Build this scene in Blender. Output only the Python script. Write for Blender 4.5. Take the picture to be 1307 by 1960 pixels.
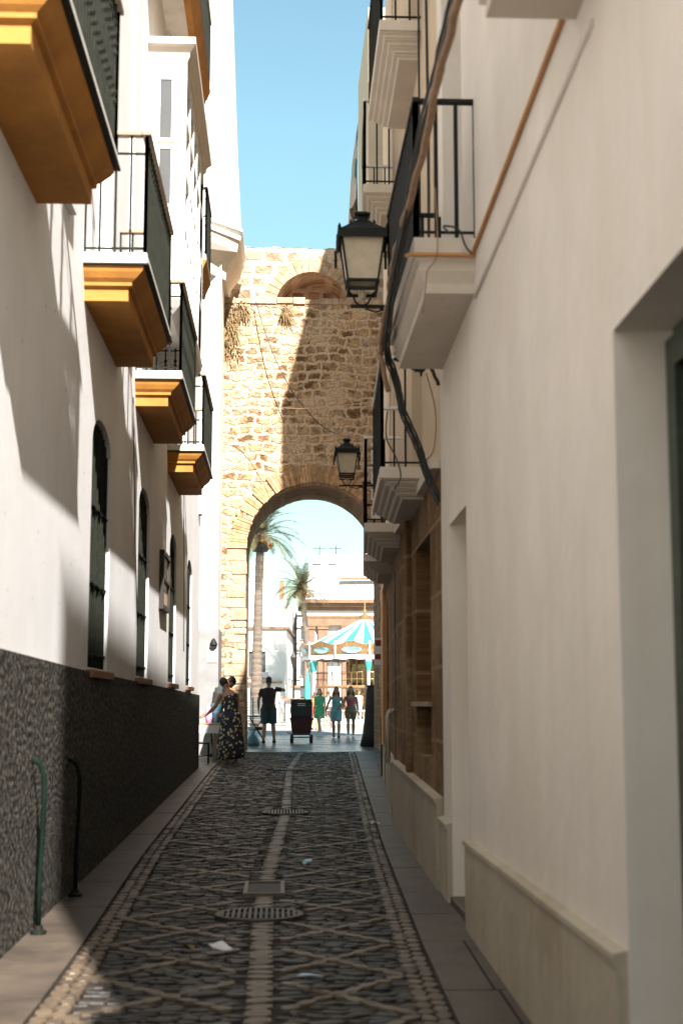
import bpy, bmesh, math, random
from mathutils import Vector, Matrix
R = math.radians
random.seed(7)
for o in list(bpy.data.objects): bpy.data.objects.remove(o, do_unlink=True)
scene = bpy.context.scene

# ------------------------------------------------------------------ camera
PITCH, YAW, CAMH = 7.637, 2.439, 1.40
cd = bpy.data.cameras.new('camera'); cam = bpy.data.objects.new('camera', cd)
scene.collection.objects.link(cam); scene.camera = cam
cam.location = (0, 0, CAMH)
cam.rotation_euler = (R(90 + PITCH), 0, R(-YAW))
cd.sensor_fit = 'VERTICAL'; cd.sensor_height = 36; cd.sensor_width = 24; cd.lens = 50
cd.clip_start = 0.05; cd.clip_end = 2000
cd.dof.use_dof = True; cd.dof.focus_distance = 34; cd.dof.aperture_fstop = 2.8

# ------------------------------------------------------------------ world, sun, exposure
SUN_D = Vector((-0.2427, 1.0, -0.971)).normalized()      # direction the light travels
elev = math.asin(-SUN_D.z); az = math.atan2(-SUN_D.x, -SUN_D.y)   # azimuth of the sun, clockwise from +Y
world = bpy.data.worlds.new('World'); scene.world = world; world.use_nodes = True
nt = world.node_tree; nt.nodes.clear()
wo = nt.nodes.new('ShaderNodeOutputWorld'); bg = nt.nodes.new('ShaderNodeBackground')
sky = nt.nodes.new('ShaderNodeTexSky'); sky.sky_type = 'NISHITA'; sky.sun_disc = False
sky.sun_elevation = elev; sky.sun_rotation = az; sky.air_density = 1.0; sky.dust_density = 0.0; sky.ozone_density = 1.0
tint = nt.nodes.new('ShaderNodeMix'); tint.data_type = 'RGBA'; tint.blend_type = 'MULTIPLY'
tint.inputs[0].default_value = 1.0; tint.inputs[7].default_value = (1.0, 1.14, 0.88, 1)
nt.links.new(sky.outputs[0], tint.inputs[6])
wtc = nt.nodes.new('ShaderNodeTexCoord'); wsp = nt.nodes.new('ShaderNodeSeparateXYZ'); nt.links.new(wtc.outputs['Generated'], wsp.inputs[0])
wmr = nt.nodes.new('ShaderNodeMapRange'); wmr.inputs[1].default_value = 0.0; wmr.inputs[2].default_value = .38; wmr.inputs[3].default_value = .50; wmr.inputs[4].default_value = 1.0
nt.links.new(wsp.outputs[2], wmr.inputs[0])
wmx = nt.nodes.new('ShaderNodeMix'); wmx.data_type = 'RGBA'; wmx.blend_type = 'MULTIPLY'; wmx.inputs[0].default_value = 1
nt.links.new(tint.outputs[2], wmx.inputs[6]); nt.links.new(wmr.outputs[0], wmx.inputs[7]); nt.links.new(wmx.outputs[2], bg.inputs[0])
bg.inputs[1].default_value = 0.074; nt.links.new(bg.outputs[0], wo.inputs[0])
sd = bpy.data.lights.new('sun', 'SUN'); sd.energy = 5.0; sd.angle = R(0.53); sd.color = (1.0, 0.945, 0.89)
sun = bpy.data.objects.new('sun', sd); scene.collection.objects.link(sun)
sun.rotation_euler = SUN_D.to_track_quat('-Z', 'Y').to_euler()
vs = scene.view_settings; vs.view_transform = 'Standard'; vs.look = 'None'; vs.gamma = 1; vs.use_curve_mapping = False
vs.exposure = 1.85
scene.cycles.max_bounces = 10; scene.cycles.diffuse_bounces = 6

# ------------------------------------------------------------------ materials
def mat(name, col, rough=.7, col2=None, scale=4.0, detail=6, mixpos=(.35, .65), bump=0., bscale=None,
        spec=.5, metal=0., stretch=(1, 1, 1), rnd=0., bdist=.01, island=0.):
    m = bpy.data.materials.new(name); m.use_nodes = True
    n = m.node_tree.nodes; l = m.node_tree.links
    b = n['Principled BSDF']; b.inputs['Roughness'].default_value = rough
    b.inputs['Metallic'].default_value = metal; b.inputs['Specular IOR Level'].default_value = spec
    tc = n.new('ShaderNodeTexCoord'); mp = n.new('ShaderNodeMapping'); l.new(tc.outputs['Object'], mp.inputs[0])
    mp.inputs['Scale'].default_value = stretch
    if col2 is None: col2 = tuple(c * .82 for c in col)
    nz = n.new('ShaderNodeTexNoise'); nz.inputs['Scale'].default_value = scale; nz.inputs['Detail'].default_value = detail
    nz.inputs['Roughness'].default_value = .6
    l.new(mp.outputs[0], nz.inputs[0])
    cr = n.new('ShaderNodeValToRGB'); l.new(nz.outputs[0], cr.inputs[0])
    cr.color_ramp.elements[0].position = mixpos[0]; cr.color_ramp.elements[1].position = mixpos[1]
    cr.color_ramp.elements[0].color = (*col2, 1); cr.color_ramp.elements[1].color = (*col, 1)
    out = cr.outputs[0]
    if island:
        g = n.new('ShaderNodeNewGeometry'); mr = n.new('ShaderNodeMapRange')
        mr.inputs[3].default_value = 1 - island; mr.inputs[4].default_value = 1 + island
        l.new(g.outputs['Random Per Island'], mr.inputs[0])
        mx = n.new('ShaderNodeMix'); mx.data_type = 'RGBA'; mx.blend_type = 'MULTIPLY'; mx.inputs[0].default_value = 1
        l.new(out, mx.inputs[6]); l.new(mr.outputs[0], mx.inputs[7]); out = mx.outputs[2]
    l.new(out, b.inputs['Base Color'])
    if bump:
        nb = n.new('ShaderNodeTexNoise'); nb.inputs['Scale'].default_value = bscale or scale * 6; nb.inputs['Detail'].default_value = 8
        l.new(mp.outputs[0], nb.inputs[0])
        bp = n.new('ShaderNodeBump'); bp.inputs['Strength'].default_value = bump; bp.inputs['Distance'].default_value = bdist
        l.new(nb.outputs[0], bp.inputs['Height']); l.new(bp.outputs[0], b.inputs['Normal'])
    return m

def plaster(name, col, stain, s=1.3, bump=.35, dirt=.35, chips=(.72, .76)):
    """painted render: faint trowel unevenness, rain streaks, scuffs"""
    m = mat(name, col, .82, col2=tuple(c * .9 for c in col), scale=s, bump=bump, bscale=9, spec=.25, bdist=.012)
    n = m.node_tree.nodes; l = m.node_tree.links; b = n['Principled BSDF']
    src = b.inputs['Base Color'].links[0].from_socket
    tc = n.new('ShaderNodeTexCoord'); mp = n.new('ShaderNodeMapping'); mp.inputs['Scale'].default_value = (5, 5, .35)
    l.new(tc.outputs['Object'], mp.inputs[0])
    nz = n.new('ShaderNodeTexNoise'); nz.inputs['Scale'].default_value = 1.4; nz.inputs['Detail'].default_value = 9
    l.new(mp.outputs[0], nz.inputs[0])
    cr = n.new('ShaderNodeValToRGB'); cr.color_ramp.elements[0].position = .52; cr.color_ramp.elements[1].position = .78
    cr.color_ramp.elements[0].color = (0, 0, 0, 1); cr.color_ramp.elements[1].color = (.38, .38, .38, 1)
    l.new(nz.outputs[0], cr.inputs[0])
    mx = n.new('ShaderNodeMix'); mx.data_type = 'RGBA'; l.new(cr.outputs[0], mx.inputs[0])
    l.new(src, mx.inputs[6]); mx.inputs[7].default_value = (*stain, 1)
    # broad weather patches
    n5 = n.new('ShaderNodeTexNoise'); n5.inputs['Scale'].default_value = .8; n5.inputs['Detail'].default_value = 12; n5.inputs['Roughness'].default_value = .68
    l.new(tc.outputs['Object'], n5.inputs[0])
    c5 = n.new('ShaderNodeValToRGB'); c5.color_ramp.elements[0].position = .46; c5.color_ramp.elements[1].position = .62; c5.color_ramp.elements[1].color = (dirt, dirt, dirt, 1)
    l.new(n5.outputs[0], c5.inputs[0])
    mx5 = n.new('ShaderNodeMix'); mx5.data_type = 'RGBA'; l.new(c5.outputs[0], mx5.inputs[0]); l.new(mx.outputs[2], mx5.inputs[6]); mx5.inputs[7].default_value = (*[.5 * a + .5 * b for a, b in zip(col, stain)], 1)
    mx = mx5
    # small chips
    v = n.new('ShaderNodeTexNoise'); v.inputs['Scale'].default_value = 14; v.inputs['Detail'].default_value = 3
    l.new(tc.outputs['Object'], v.inputs[0])
    c2 = n.new('ShaderNodeValToRGB'); c2.color_ramp.elements[0].position = chips[0]; c2.color_ramp.elements[1].position = chips[1]
    l.new(v.outputs[0], c2.inputs[0])
    m2 = n.new('ShaderNodeMix'); m2.data_type = 'RGBA'; l.new(c2.outputs[0], m2.inputs[0])
    l.new(mx.outputs[2], m2.inputs[6]); m2.inputs[7].default_value = (*[c * .55 for c in stain], 1)
    l.new(m2.outputs[2], b.inputs['Base Color'])
    return m

def masonry(name, stone, stone2, mortar, w=.42, h=.2, axis='XZ', dist=.12, msize=.03, patch=.5, dark=(.12, .075, .045), bump=.8, smooth=.1):
    """rubble or ashlar masonry laid out on the wall's own coordinates"""
    m = bpy.data.materials.new(name); m.use_nodes = True
    n = m.node_tree.nodes; l = m.node_tree.links; b = n['Principled BSDF']
    b.inputs['Roughness'].default_value = .93; b.inputs['Specular IOR Level'].default_value = .15
    tc = n.new('ShaderNodeTexCoord'); sp = n.new('ShaderNodeSeparateXYZ'); cb = n.new('ShaderNodeCombineXYZ')
    l.new(tc.outputs['Object'], sp.inputs[0])
    if axis == 'XZ':
        ad = n.new('ShaderNodeMath'); l.new(sp.outputs[0], ad.inputs[0]); l.new(sp.outputs[1], ad.inputs[1]); l.new(ad.outputs[0], cb.inputs[0])
    else:
        l.new(sp.outputs[1], cb.inputs[0])
    l.new(sp.outputs[2], cb.inputs[1])
    nd = n.new('ShaderNodeTexNoise'); nd.inputs['Scale'].default_value = 1.7; nd.inputs['Detail'].default_value = 6; nd.inputs['Roughness'].default_value = .65
    l.new(cb.outputs[0], nd.inputs[0])
    nd2 = n.new('ShaderNodeTexNoise'); nd2.inputs['Scale'].default_value = 9; nd2.inputs['Detail'].default_value = 3
    l.new(cb.outputs[0], nd2.inputs[0])
    vm2 = n.new('ShaderNodeVectorMath'); vm2.operation = 'MULTIPLY_ADD'; l.new(nd2.outputs['Color'], vm2.inputs[0]); vm2.inputs[1].default_value = (dist * .25, dist * .25, 0); l.new(cb.outputs[0], vm2.inputs[2])
    vm = n.new('ShaderNodeVectorMath'); vm.operation = 'MULTIPLY_ADD'
    l.new(nd.outputs['Color'], vm.inputs[0]); vm.inputs[1].default_value = (dist, dist, 0); l.new(vm2.outputs[0], vm.inputs[2])
    br = n.new('ShaderNodeTexBrick'); l.new(vm.outputs[0], br.inputs[0])
    br.inputs['Scale'].default_value = 1; br.inputs['Brick Width'].default_value = w; br.inputs['Row Height'].default_value = h
    br.inputs['Mortar Size'].default_value = msize; br.inputs['Mortar Smooth'].default_value = smooth
    br.offset = .5; br.squash = .7; br.squash_frequency = 3
    br.inputs['Color1'].default_value = (*stone, 1); br.inputs['Color2'].default_value = (*stone2, 1); br.inputs['Mortar'].default_value = (*mortar, 1)
    br.inputs['Bias'].default_value = -.1
    # weathering: eroded dark stones in patches, plaster smeared over others
    n1 = n.new('ShaderNodeTexNoise'); n1.inputs['Scale'].default_value = 2.3; n1.inputs['Detail'].default_value = 9; n1.inputs['Roughness'].default_value = .7
    l.new(cb.outputs[0], n1.inputs[0])
    c1 = n.new('ShaderNodeValToRGB'); c1.color_ramp.elements[0].position = .5; c1.color_ramp.elements[1].position = .6
    l.new(n1.outputs[0], c1.inputs[0])
    inv = n.new('ShaderNodeMath'); inv.operation = 'SUBTRACT'; inv.inputs[0].default_value = 1; l.new(br.outputs['Fac'], inv.inputs[1])
    mm = n.new('ShaderNodeMath'); mm.operation = 'MULTIPLY'; l.new(c1.outputs[0], mm.inputs[0]); l.new(inv.outputs[0], mm.inputs[1])
    m3 = n.new('ShaderNodeMath'); m3.operation = 'MULTIPLY'; l.new(mm.outputs[0], m3.inputs[0]); m3.inputs[1].default_value = patch
    mx = n.new('ShaderNodeMix'); mx.data_type = 'RGBA'; l.new(m3.outputs[0], mx.inputs[0]); l.new(br.outputs[0], mx.inputs[6]); mx.inputs[7].default_value = (*dark, 1)
    n2 = n.new('ShaderNodeTexNoise'); n2.inputs['Scale'].default_value = .9; n2.inputs['Detail'].default_value = 10; n2.inputs['Roughness'].default_value = .72
    l.new(cb.outputs[0], n2.inputs[0])
    c2 = n.new('ShaderNodeValToRGB'); c2.color_ramp.elements[0].position = .47; c2.color_ramp.elements[1].position = .56
    c2.color_ramp.elements[1].color = (.88, .88, .88, 1)
    l.new(n2.outputs[0], c2.inputs[0])
    mx2 = n.new('ShaderNodeMix'); mx2.data_type = 'RGBA'; l.new(c2.outputs[0], mx2.inputs[0]); l.new(mx.outputs[2], mx2.inputs[6]); mx2.inputs[7].default_value = (*mortar, 1)
    n3 = n.new('ShaderNodeTexNoise'); n3.inputs['Scale'].default_value = 22; n3.inputs['Detail'].default_value = 6
    l.new(cb.outputs[0], n3.inputs[0])
    mr = n.new('ShaderNodeMapRange'); mr.inputs[1].default_value = .3; mr.inputs[2].default_value = .7; mr.inputs[3].default_value = .72; mr.inputs[4].default_value = 1.18
    l.new(n3.outputs[0], mr.inputs[0])
    mx4 = n.new('ShaderNodeMix'); mx4.data_type = 'RGBA'; mx4.blend_type = 'MULTIPLY'; mx4.inputs[0].default_value = 1
    l.new(mx2.outputs[2], mx4.inputs[6]); l.new(mr.outputs[0], mx4.inputs[7]); l.new(mx4.outputs[2], b.inputs['Base Color'])
    # relief
    s1 = n.new('ShaderNodeMath'); s1.operation = 'MULTIPLY_ADD'; l.new(inv.outputs[0], s1.inputs[0]); s1.inputs[1].default_value = .8; l.new(n3.outputs[0], s1.inputs[2])
    s2 = n.new('ShaderNodeMath'); s2.operation = 'SUBTRACT'; l.new(s1.outputs[0], s2.inputs[0]); l.new(mm.outputs[0], s2.inputs[1])
    bp = n.new('ShaderNodeBump'); bp.inputs['Strength'].default_value = bump; bp.inputs['Distance'].default_value = .04
    l.new(s2.outputs[0], bp.inputs['Height']); l.new(bp.outputs[0], b.inputs['Normal'])
    return m

M = {}
M['white_left'] = plaster('white_left', (.82, .825, .83), (.70, .67, .62), dirt=.5, bump=.12, chips=(.70, .73))
M['white_right'] = plaster('white_right', (.77, .70, .62), (.62, .54, .45), dirt=1., bump=.5, chips=(.9, .95))
M['cream'] = plaster('cream', (.60, .47, .33), (.5, .36, .22))
M['trim'] = plaster('trim', (.64, .56, .47), (.55, .45, .33), s=3)
M['white_trim'] = mat('white_trim', (.8, .775, .72), .6, bump=.1)
M['ochre'] = mat('ochre', (.44, .19, .028), .8, col2=(.31, .125, .018), scale=3, bump=.2, bscale=30)
M['plinth_rough'] = mat('plinth_rough', (.145, .135, .11), .9, col2=(.004, .0035, .003), scale=27, detail=8, mixpos=(.44, .66), bump=1., bscale=26, bdist=.03, spec=.2)
M['plinth_right'] = plaster('plinth_right', (.46, .40, .31), (.24, .19, .12), s=1.5, dirt=1., bump=.6, chips=(.76, .8))
M['iron'] = mat('iron', (.008, .009, .007), .6, bump=.15, bscale=60, spec=.25)
M['green_iron'] = mat('green_iron', (.016, .018, .012), .7, col2=(.007, .008, .005), scale=20, spec=.12)
M['green_pipe'] = mat('green_pipe', (.005, .014, .009), .8, col2=(.003, .008, .005), scale=10, spec=.08)
M['shutter'] = mat('shutter', (.045, .06, .04), .5, col2=(.025, .035, .025), stretch=(1, 1, 12), scale=3)
M['dark_wood'] = mat('dark_wood', (.018, .012, .008), .55, stretch=(8, 8, .6), scale=3, bump=.3)
M['rail_wood'] = mat('rail_wood', (.28, .20, .13), .6, stretch=(1, 1, 1), scale=8)
M['grey_door'] = mat('grey_door', (.42, .37, .32), .6, scale=2)
M['brick_sill'] = mat('brick_sill', (.32, .15, .08), .8, scale=12)
M['tower'] = masonry('tower_stone', (.52, .325, .18), (.30, .17, .09), (.61, .425, .28), w=.40, h=.225, dist=.42, msize=.055, patch=.85, dark=(.13, .065, .032), bump=1., smooth=.7)
M['tower_top'] = masonry('tower_top_stone', (.47, .33, .22), (.34, .23, .15), (.60, .46, .34), w=.55, h=.33, dist=.16, msize=.07, patch=.5, dark=(.2, .12, .07), bump=.8, smooth=.4)
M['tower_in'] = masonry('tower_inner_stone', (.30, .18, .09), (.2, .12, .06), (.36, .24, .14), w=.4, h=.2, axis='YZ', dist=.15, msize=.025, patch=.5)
M['voussoir'] = mat('voussoir', (.56, .34, .19), .9, col2=(.34, .19, .095), scale=9, bump=.8, bscale=25, bdist=.02, island=.28, spec=.15)
M['quoin'] = mat('quoin', (.50, .365, .25), .92, col2=(.33, .22, .14), scale=5, bump=1., bscale=12, bdist=.04, island=.18, spec=.15)
M['ashlar'] = masonry('brown_ashlar', (.18, .098, .042), (.14, .078, .033), (.27, .18, .10), w=1.1, h=.56, axis='YZ', dist=.015, msize=.016, patch=.5, dark=(.11, .06, .03), bump=.4)
M['lit_sandstone'] = mat('lit_sandstone', (.62, .34, .14), .85, col2=(.5, .26, .1), scale=3, bump=.4)  # orange stone, brightened in colour for the light on its facing strip
M['cobble'] = mat('cobble', (.024, .018, .012), .55, col2=(.008, .006, .004), scale=9, bump=.5, bscale=40, bdist=.008, island=.55, spec=.5)
M['pale_sett'] = mat('pale_sett', (.125, .092, .06), .55, col2=(.065, .047, .03), scale=9, bump=.5, bscale=40, bdist=.008, island=.25)
M['joint'] = mat('joint', (.012, .009, .007), .9, scale=20, bump=.5)
M['flag'] = mat('flag', (.085, .066, .048), .55, col2=(.042, .033, .025), scale=2.6, detail=10, bump=.35, bscale=18, bdist=.006, island=.14)
M['passage'] = mat('passage', (.22, .22, .2), .28, col2=(.10, .105, .1), scale=3, detail=8, bump=.5, bscale=9, bdist=.01, island=.3)
M['plaza'] = mat('plaza', (.30, .275, .25), .7, col2=(.24, .22, .20), scale=1.2, bump=.2)
M['earth'] = mat('earth', (.3, .26, .21), .9, scale=.3)
M['glass'] = mat('glass', (.09, .095, .095), .12, scale=1, spec=.7)
M['frosted'] = mat('frosted', (.62, .52, .38), .35, col2=(.54, .44, .31), scale=9)
M['brown_cable'] = mat('brown_cable', (.36, .22, .12), .7, col2=(.24, .14, .08), scale=14, bump=.4)
M['black_cable'] = mat('black_cable', (.018, .02, .018), .5)
M['orange_cable'] = mat('orange_cable', (.55, .26, .09), .6, scale=6)
M['pipe_white'] = mat('pipe_white', (.6, .53, .44), .6)
M['steel'] = mat('steel', (.055, .045, .036), .55, metal=.2, scale=20, bump=.3)
M['paper'] = mat('paper', (.75, .75, .72), .6)
M['bluepaper'] = mat('bluepaper', (.35, .6, .7), .4)
M['dry'] = mat('dry_grass', (.27, .175, .07), .8, col2=(.13, .09, .04), scale=8)

# ------------------------------------------------------------------ geometry helpers
COL = scene.collection
def tag(o, label=None, cat=None, group=None, kind=None):
    if label: o['label'] = label
    if cat: o['category'] = cat
    if group: o['group'] = group
    if kind: o['kind'] = kind
    return o
def empty(name, loc=(0, 0, 0), rz=0, label=None, cat=None, group=None):
    o = bpy.data.objects.new(name, None); COL.objects.link(o); o.location = loc; o.rotation_euler = (0, 0, rz)
    o.empty_display_size = .2
    return tag(o, label, cat, group)
def copy_tree(o, parent=None):
    c = o.copy(); COL.objects.link(c); c.parent = parent
    for ch in list(o.children): copy_tree(ch, c)
    return c

class MB:
    """collects shapes; build() links them as ONE mesh object"""
    def __init__(s): s.v = []; s.f = []; s.mi = []; s.cur = 0; s.sm = []; s.smooth = False
    def add(s, vs, fs):
        b = len(s.v); s.v += [tuple(p) for p in vs]
        for f in fs: s.f.append(tuple(b + i for i in f)); s.mi.append(s.cur); s.sm.append(s.smooth)
        return s
    def box(s, x0, y0, z0, x1, y1, z1, rz=0, c=None):
        p = [(x, y, z) for z in (z0, z1) for x, y in ((x0, y0), (x1, y0), (x1, y1), (x0, y1))]
        if rz:
            cx, cy = c or ((x0 + x1) / 2, (y0 + y1) / 2); a, b = math.cos(rz), math.sin(rz)
            p = [(cx + (x - cx) * a - (y - cy) * b, cy + (x - cx) * b + (y - cy) * a, z) for x, y, z in p]
        return s.add(p, [(3, 2, 1, 0), (4, 5, 6, 7), (0, 1, 5, 4), (1, 2, 6, 5), (2, 3, 7, 6), (3, 0, 4, 7)])
    def loft(s, rings, side=None, seg=10, cap=True, close_tip=False):
        """rings: (point, rx, ry); rx along `side`, ry across"""
        pts = [Vector(r[0]) for r in rings]; n = len(pts); vs = []; fs = []
        sd = Vector(side) if side is not None else None
        prev = None
        for i, (p, rx, ry) in enumerate(rings):
            t = (pts[min(i + 1, n - 1)] - pts[max(i - 1, 0)])
            if t.length < 1e-9: t = Vector((0, 0, 1))
            t.normalize()
            if sd is not None: a = sd - t * sd.dot(t)
            elif prev is not None: a = prev - t * prev.dot(t)
            else: a = t.orthogonal()
            if a.length < 1e-6: a = t.orthogonal()
            a.normalize(); prev = a; b = t.cross(a)
            for k in range(seg):
                th = 2 * math.pi * k / seg
                vs.append(pts[i] + a * (rx * math.cos(th)) + b * (ry * math.sin(th)))
        for i in range(n - 1):
            for k in range(seg):
                k2 = (k + 1) % seg
                fs.append((i * seg + k, i * seg + k2, (i + 1) * seg + k2, (i + 1) * seg + k))
        if cap: fs.append(tuple(range(seg - 1, -1, -1))); fs.append(tuple((n - 1) * seg + k for k in range(seg)))
        return s.add(vs, fs)
    def tube(s, pts, r, seg=8, r2=None):
        n = len(pts)
        return s.loft([(p, r + ((r2 - r) * i / max(1, n - 1) if r2 is not None else 0),) * 1 + (r + ((r2 - r) * i / max(1, n - 1) if r2 is not None else 0),) for i, p in enumerate(pts)], seg=seg)
    def ball(s, c, rx, ry, rz, seg=12, rg=8):
        c = Vector(c); rings = []
        for i in range(rg + 1):
            a = math.pi * i / rg; q = max(.02, math.sin(a))
            rings.append((c + Vector((0, 0, -math.cos(a) * rz)), rx * q, ry * q))
        # constant axes
        vs = []; fs = []
        for p, a, b in rings:
            for k in range(seg):
                th = 2 * math.pi * k / seg; vs.append((p.x + a * math.cos(th), p.y + b * math.sin(th), p.z))
        for i in range(rg):
            for k in range(seg):
                k2 = (k + 1) % seg; fs.append((i * seg + k, i * seg + k2, (i + 1) * seg + k2, (i + 1) * seg + k))
        fs.append(tuple(range(seg - 1, -1, -1))); fs.append(tuple(rg * seg + k for k in range(seg)))
        return s.add(vs, fs)
    def lathe(s, c, prof, seg=16, sx=1, sy=1):
        vs = []; fs = []; n = len(prof)
        for r, z in prof:
            for k in range(seg):
                th = 2 * math.pi * k / seg; vs.append((c[0] + r * sx * math.cos(th), c[1] + r * sy * math.sin(th), c[2] + z))
        for i in range(n - 1):
            for k in range(seg):
                k2 = (k + 1) % seg; fs.append((i * seg + k, i * seg + k2, (i + 1) * seg + k2, (i + 1) * seg + k))
        fs.append(tuple(range(seg - 1, -1, -1))); fs.append(tuple((n - 1) * seg + k for k in range(seg)))
        return s.add(vs, fs)
    def prism(s, loop, p0, du, dv, dn, t):
        """2-D loop (u,v) extruded by t along dn"""
        p0, du, dv, dn = map(Vector, (p0, du, dv, dn)); n = len(loop)
        a = [p0 + du * u + dv * v for u, v in loop]; b = [p + dn * t for p in a]
        return s.add(a + b, [tuple(range(n)), tuple(range(2 * n - 1, n - 1, -1))] + [(i, (i + 1) % n, n + (i + 1) % n, n + i) for i in range(n)])
    def panel(s, outer, holes, fm, depth, thick):
        """flat facade piece with openings; reveals go back to `depth`"""
        bm = bmesh.new(); es = []; loops = []
        for lp in [outer] + holes:
            vs = [bm.verts.new(fm(u, v, 0)) for u, v in lp]
            for i in range(len(vs)): es.append(bm.edges.new((vs[i], vs[(i + 1) % len(vs)])))
        bmesh.ops.triangle_fill(bm, use_beauty=True, use_dissolve=False, edges=es)
        bm.verts.index_update()
        s.add([v.co.copy() for v in bm.verts], [tuple(v.index for v in f.verts) for f in bm.faces]); bm.free()
        for lp, d in [(outer, thick)] + [(h, depth) for h in holes]:
            n = len(lp); a = [fm(u, v, 0) for u, v in lp]; b = [fm(u, v, d) for u, v in lp]
            s.add(a + b, [(i, (i + 1) % n, n + (i + 1) % n, n + i) for i in range(n)])
        return s
    def build(s, name, m, parent=None, smooth=None, bevel=0):
        me = bpy.data.meshes.new(name); off = Vector((0, 0, 0)); p = parent
        while p is not None:
            off += p.location; p = p.parent
        if parent is not None and any(abs(a) > 1e-9 for a in off) and not s.__dict__.get('local'):
            s.v = [tuple(Vector(q) - off) for q in s.v]
        me.from_pydata(s.v, [], s.f)
        for mm in (m if isinstance(m, (list, tuple)) else [m]): me.materials.append(mm)
        me.polygons.foreach_set('material_index', s.mi)
        me.polygons.foreach_set('use_smooth', [bool(q or smooth) for q in s.sm])
        bm = bmesh.new(); bm.from_mesh(me); bmesh.ops.recalc_face_normals(bm, faces=bm.faces); bm.to_mesh(me); bm.free()
        me.update()
        o = bpy.data.objects.new(name, me); COL.objects.link(o)
        if parent is not None: o.parent = parent
        if bevel:
            bv = o.modifiers.new('bevel', 'BEVEL'); bv.width = bevel; bv.segments = 2; bv.limit_method = 'ANGLE'; bv.angle_limit = R(40)
        return o
def local(s): s.__dict__['local'] = True; return s
def LMB(): return local(MB())

def arch_loop(u0, u1, v0, vs, rise, n=14):
    """opening outline with a round or segmental head"""
    c = (u0 + u1) / 2; h = (u1 - u0) / 2
    pts = [(u0, v0), (u1, v0)]
    for i in range(n + 1):
        a = math.pi * i / n; pts.append((c + h * math.cos(a), vs + rise * math.sin(a)))
    return pts
def gz(y): return min(1, max(0, (y - 8) / 26)) * .25
ZG = .25

# ------------------------------------------------------------------ ground, street, pavements
ys = [-60, -20, 0, 8, 12, 16, 20, 24, 28, 32, 34, 50, 120, 600]
g = MB(); vs = []
for y in ys:
    z = gz(y) - .06
    for x in (-400, -6, 6, 400): vs.append((x, y, z))
g.add(vs, [(i * 4 + k, i * 4 + k + 1, i * 4 + k + 5, i * 4 + k + 4) for i in range(len(ys) - 1) for k in range(3)])
tag(g.build('ground', M['earth']), 'earth and base under the streets and the square', kind='structure')

def lerp(tab, y):
    if y <= tab[0][0]: return tab[0][1]
    for (a, b), (c, d) in zip(tab, tab[1:]):
        if y <= c: return b + (d - b) * (y - a) / (c - a)
    return tab[-1][1]
XL = [(0, -.93), (7.6, -.96), (13, -1.06), (27, -1.10), (34, -.95)]
XR = [(0, .52), (8, .66), (13.6, .82), (22.6, 1.17), (31, 1.5), (34, 1.6)]
XC = [(0, -.20), (6.2, -.09), (11, -.11), (17.3, .07), (26.5, .17), (34, .50)]
WL = -1.54
WR = [(-8, .93), (4.65, 1.11), (10.57, 1.20), (15.7, 1.27), (18.7, 1.46), (24.7, 1.8), (34, 2.6)]

base = MB(); bys = [-6 + i for i in range(41)]
vs = []
for y in bys: vs += [(lerp(XL, y) - .16, y, gz(y) - .012), (lerp(XR, y) + .16, y, gz(y) - .012)]
base.add(vs, [(2 * i, 2 * i + 1, 2 * i + 3, 2 * i + 2) for i in range(len(bys) - 1)])
def stone(mb, x, y, sx, sy, rot, h, z, seg=7, rad=.8, sq=3.2):
    """one low rounded stone"""
    a, b = math.cos(rot), math.sin(rot); vs = []; n = seg
    ph = random.random() * 6
    jit = [random.uniform(.86, 1.1) for _ in range(n)]
    tx, ty = random.uniform(-.06, .06), random.uniform(-.06, .06)
    for sc, hh in ((1, -.01), (1, h * .45), (rad, h * .92)):
        for k in range(n):
            th = 2 * math.pi * k / n + .4
            c, s_ = math.cos(th), math.sin(th)
            e = 1 / (abs(c) ** sq + abs(s_) ** sq) ** (1 / sq)
            u, v = c * e * sx * .5 * sc * jit[k], s_ * e * sy * .5 * sc * jit[k]
            vs.append((x + u * a - v * b, y + u * b + v * a, z + hh + (u * tx + v * ty if hh > 0 else 0)))
    vs.append((x, y, z + h))
    fs = [(i * n + k, i * n + (k + 1) % n, (i + 1) * n + (k + 1) % n, (i + 1) * n + k) for i in range(2) for k in range(n)]
    fs += [(2 * n + k, 2 * n + (k + 1) % n, 3 * n) for k in range(n)]
    mb.add(vs, fs)
rnd = random.Random(3)
base.smooth = False
def diag(x, y):
    xc, xl, xr = lerp(XC, y), lerp(XL, y), lerp(XR, y)
    if abs(x - xc) < .068: return None
    u = (x - xc) / (xr - xc) if x > xc else (xc - x) / (xc - xl)
    P = .95
    for s_ in (1, -1):
        t = y / P + s_ * u * 1.0
        d = abs((t + .5) % 1 - .5) * P
        if d < .06: return s_ * (1 if x > xc else -1)
    # cross line halfway
    return 0
grate_spots = [(-.13, 9.62, .29, .28), (-.11, 10.84, .15, .36), (.07, 17.4, .28, .34), (.16, 26.5, .28, .36)]
def in_grate(x, y): return any(abs(x - a) < c + .03 and abs(y - b) < d * .9 + .03 for a, b, c, d in grate_spots)
y = 3.0
while y < 33.9:
    rowh = rnd.uniform(.042, .058) if y < 20 else rnd.uniform(.07, .09)
    xl, xr = lerp(XL, y), lerp(XR, y); x = xl
    while x < xr:
        w = rnd.choice((rnd.uniform(.06, .1), rnd.uniform(.08, .15), rnd.uniform(.12, .21)))
        cx = x + w / 2; jy = y + rnd.uniform(-.012, .012)
        d = diag(cx, jy)
        if not in_grate(cx, jy) and d is not None:
            if d == 0:
                base.cur = 1; stone(base, cx, jy, w * .94, rowh * .98, rnd.uniform(-.2, .2), rnd.choice((.003, .006, .009, .012, .018)), gz(y) - .012, rad=.88, sq=4.5)
        x += w
    y += rowh
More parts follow.
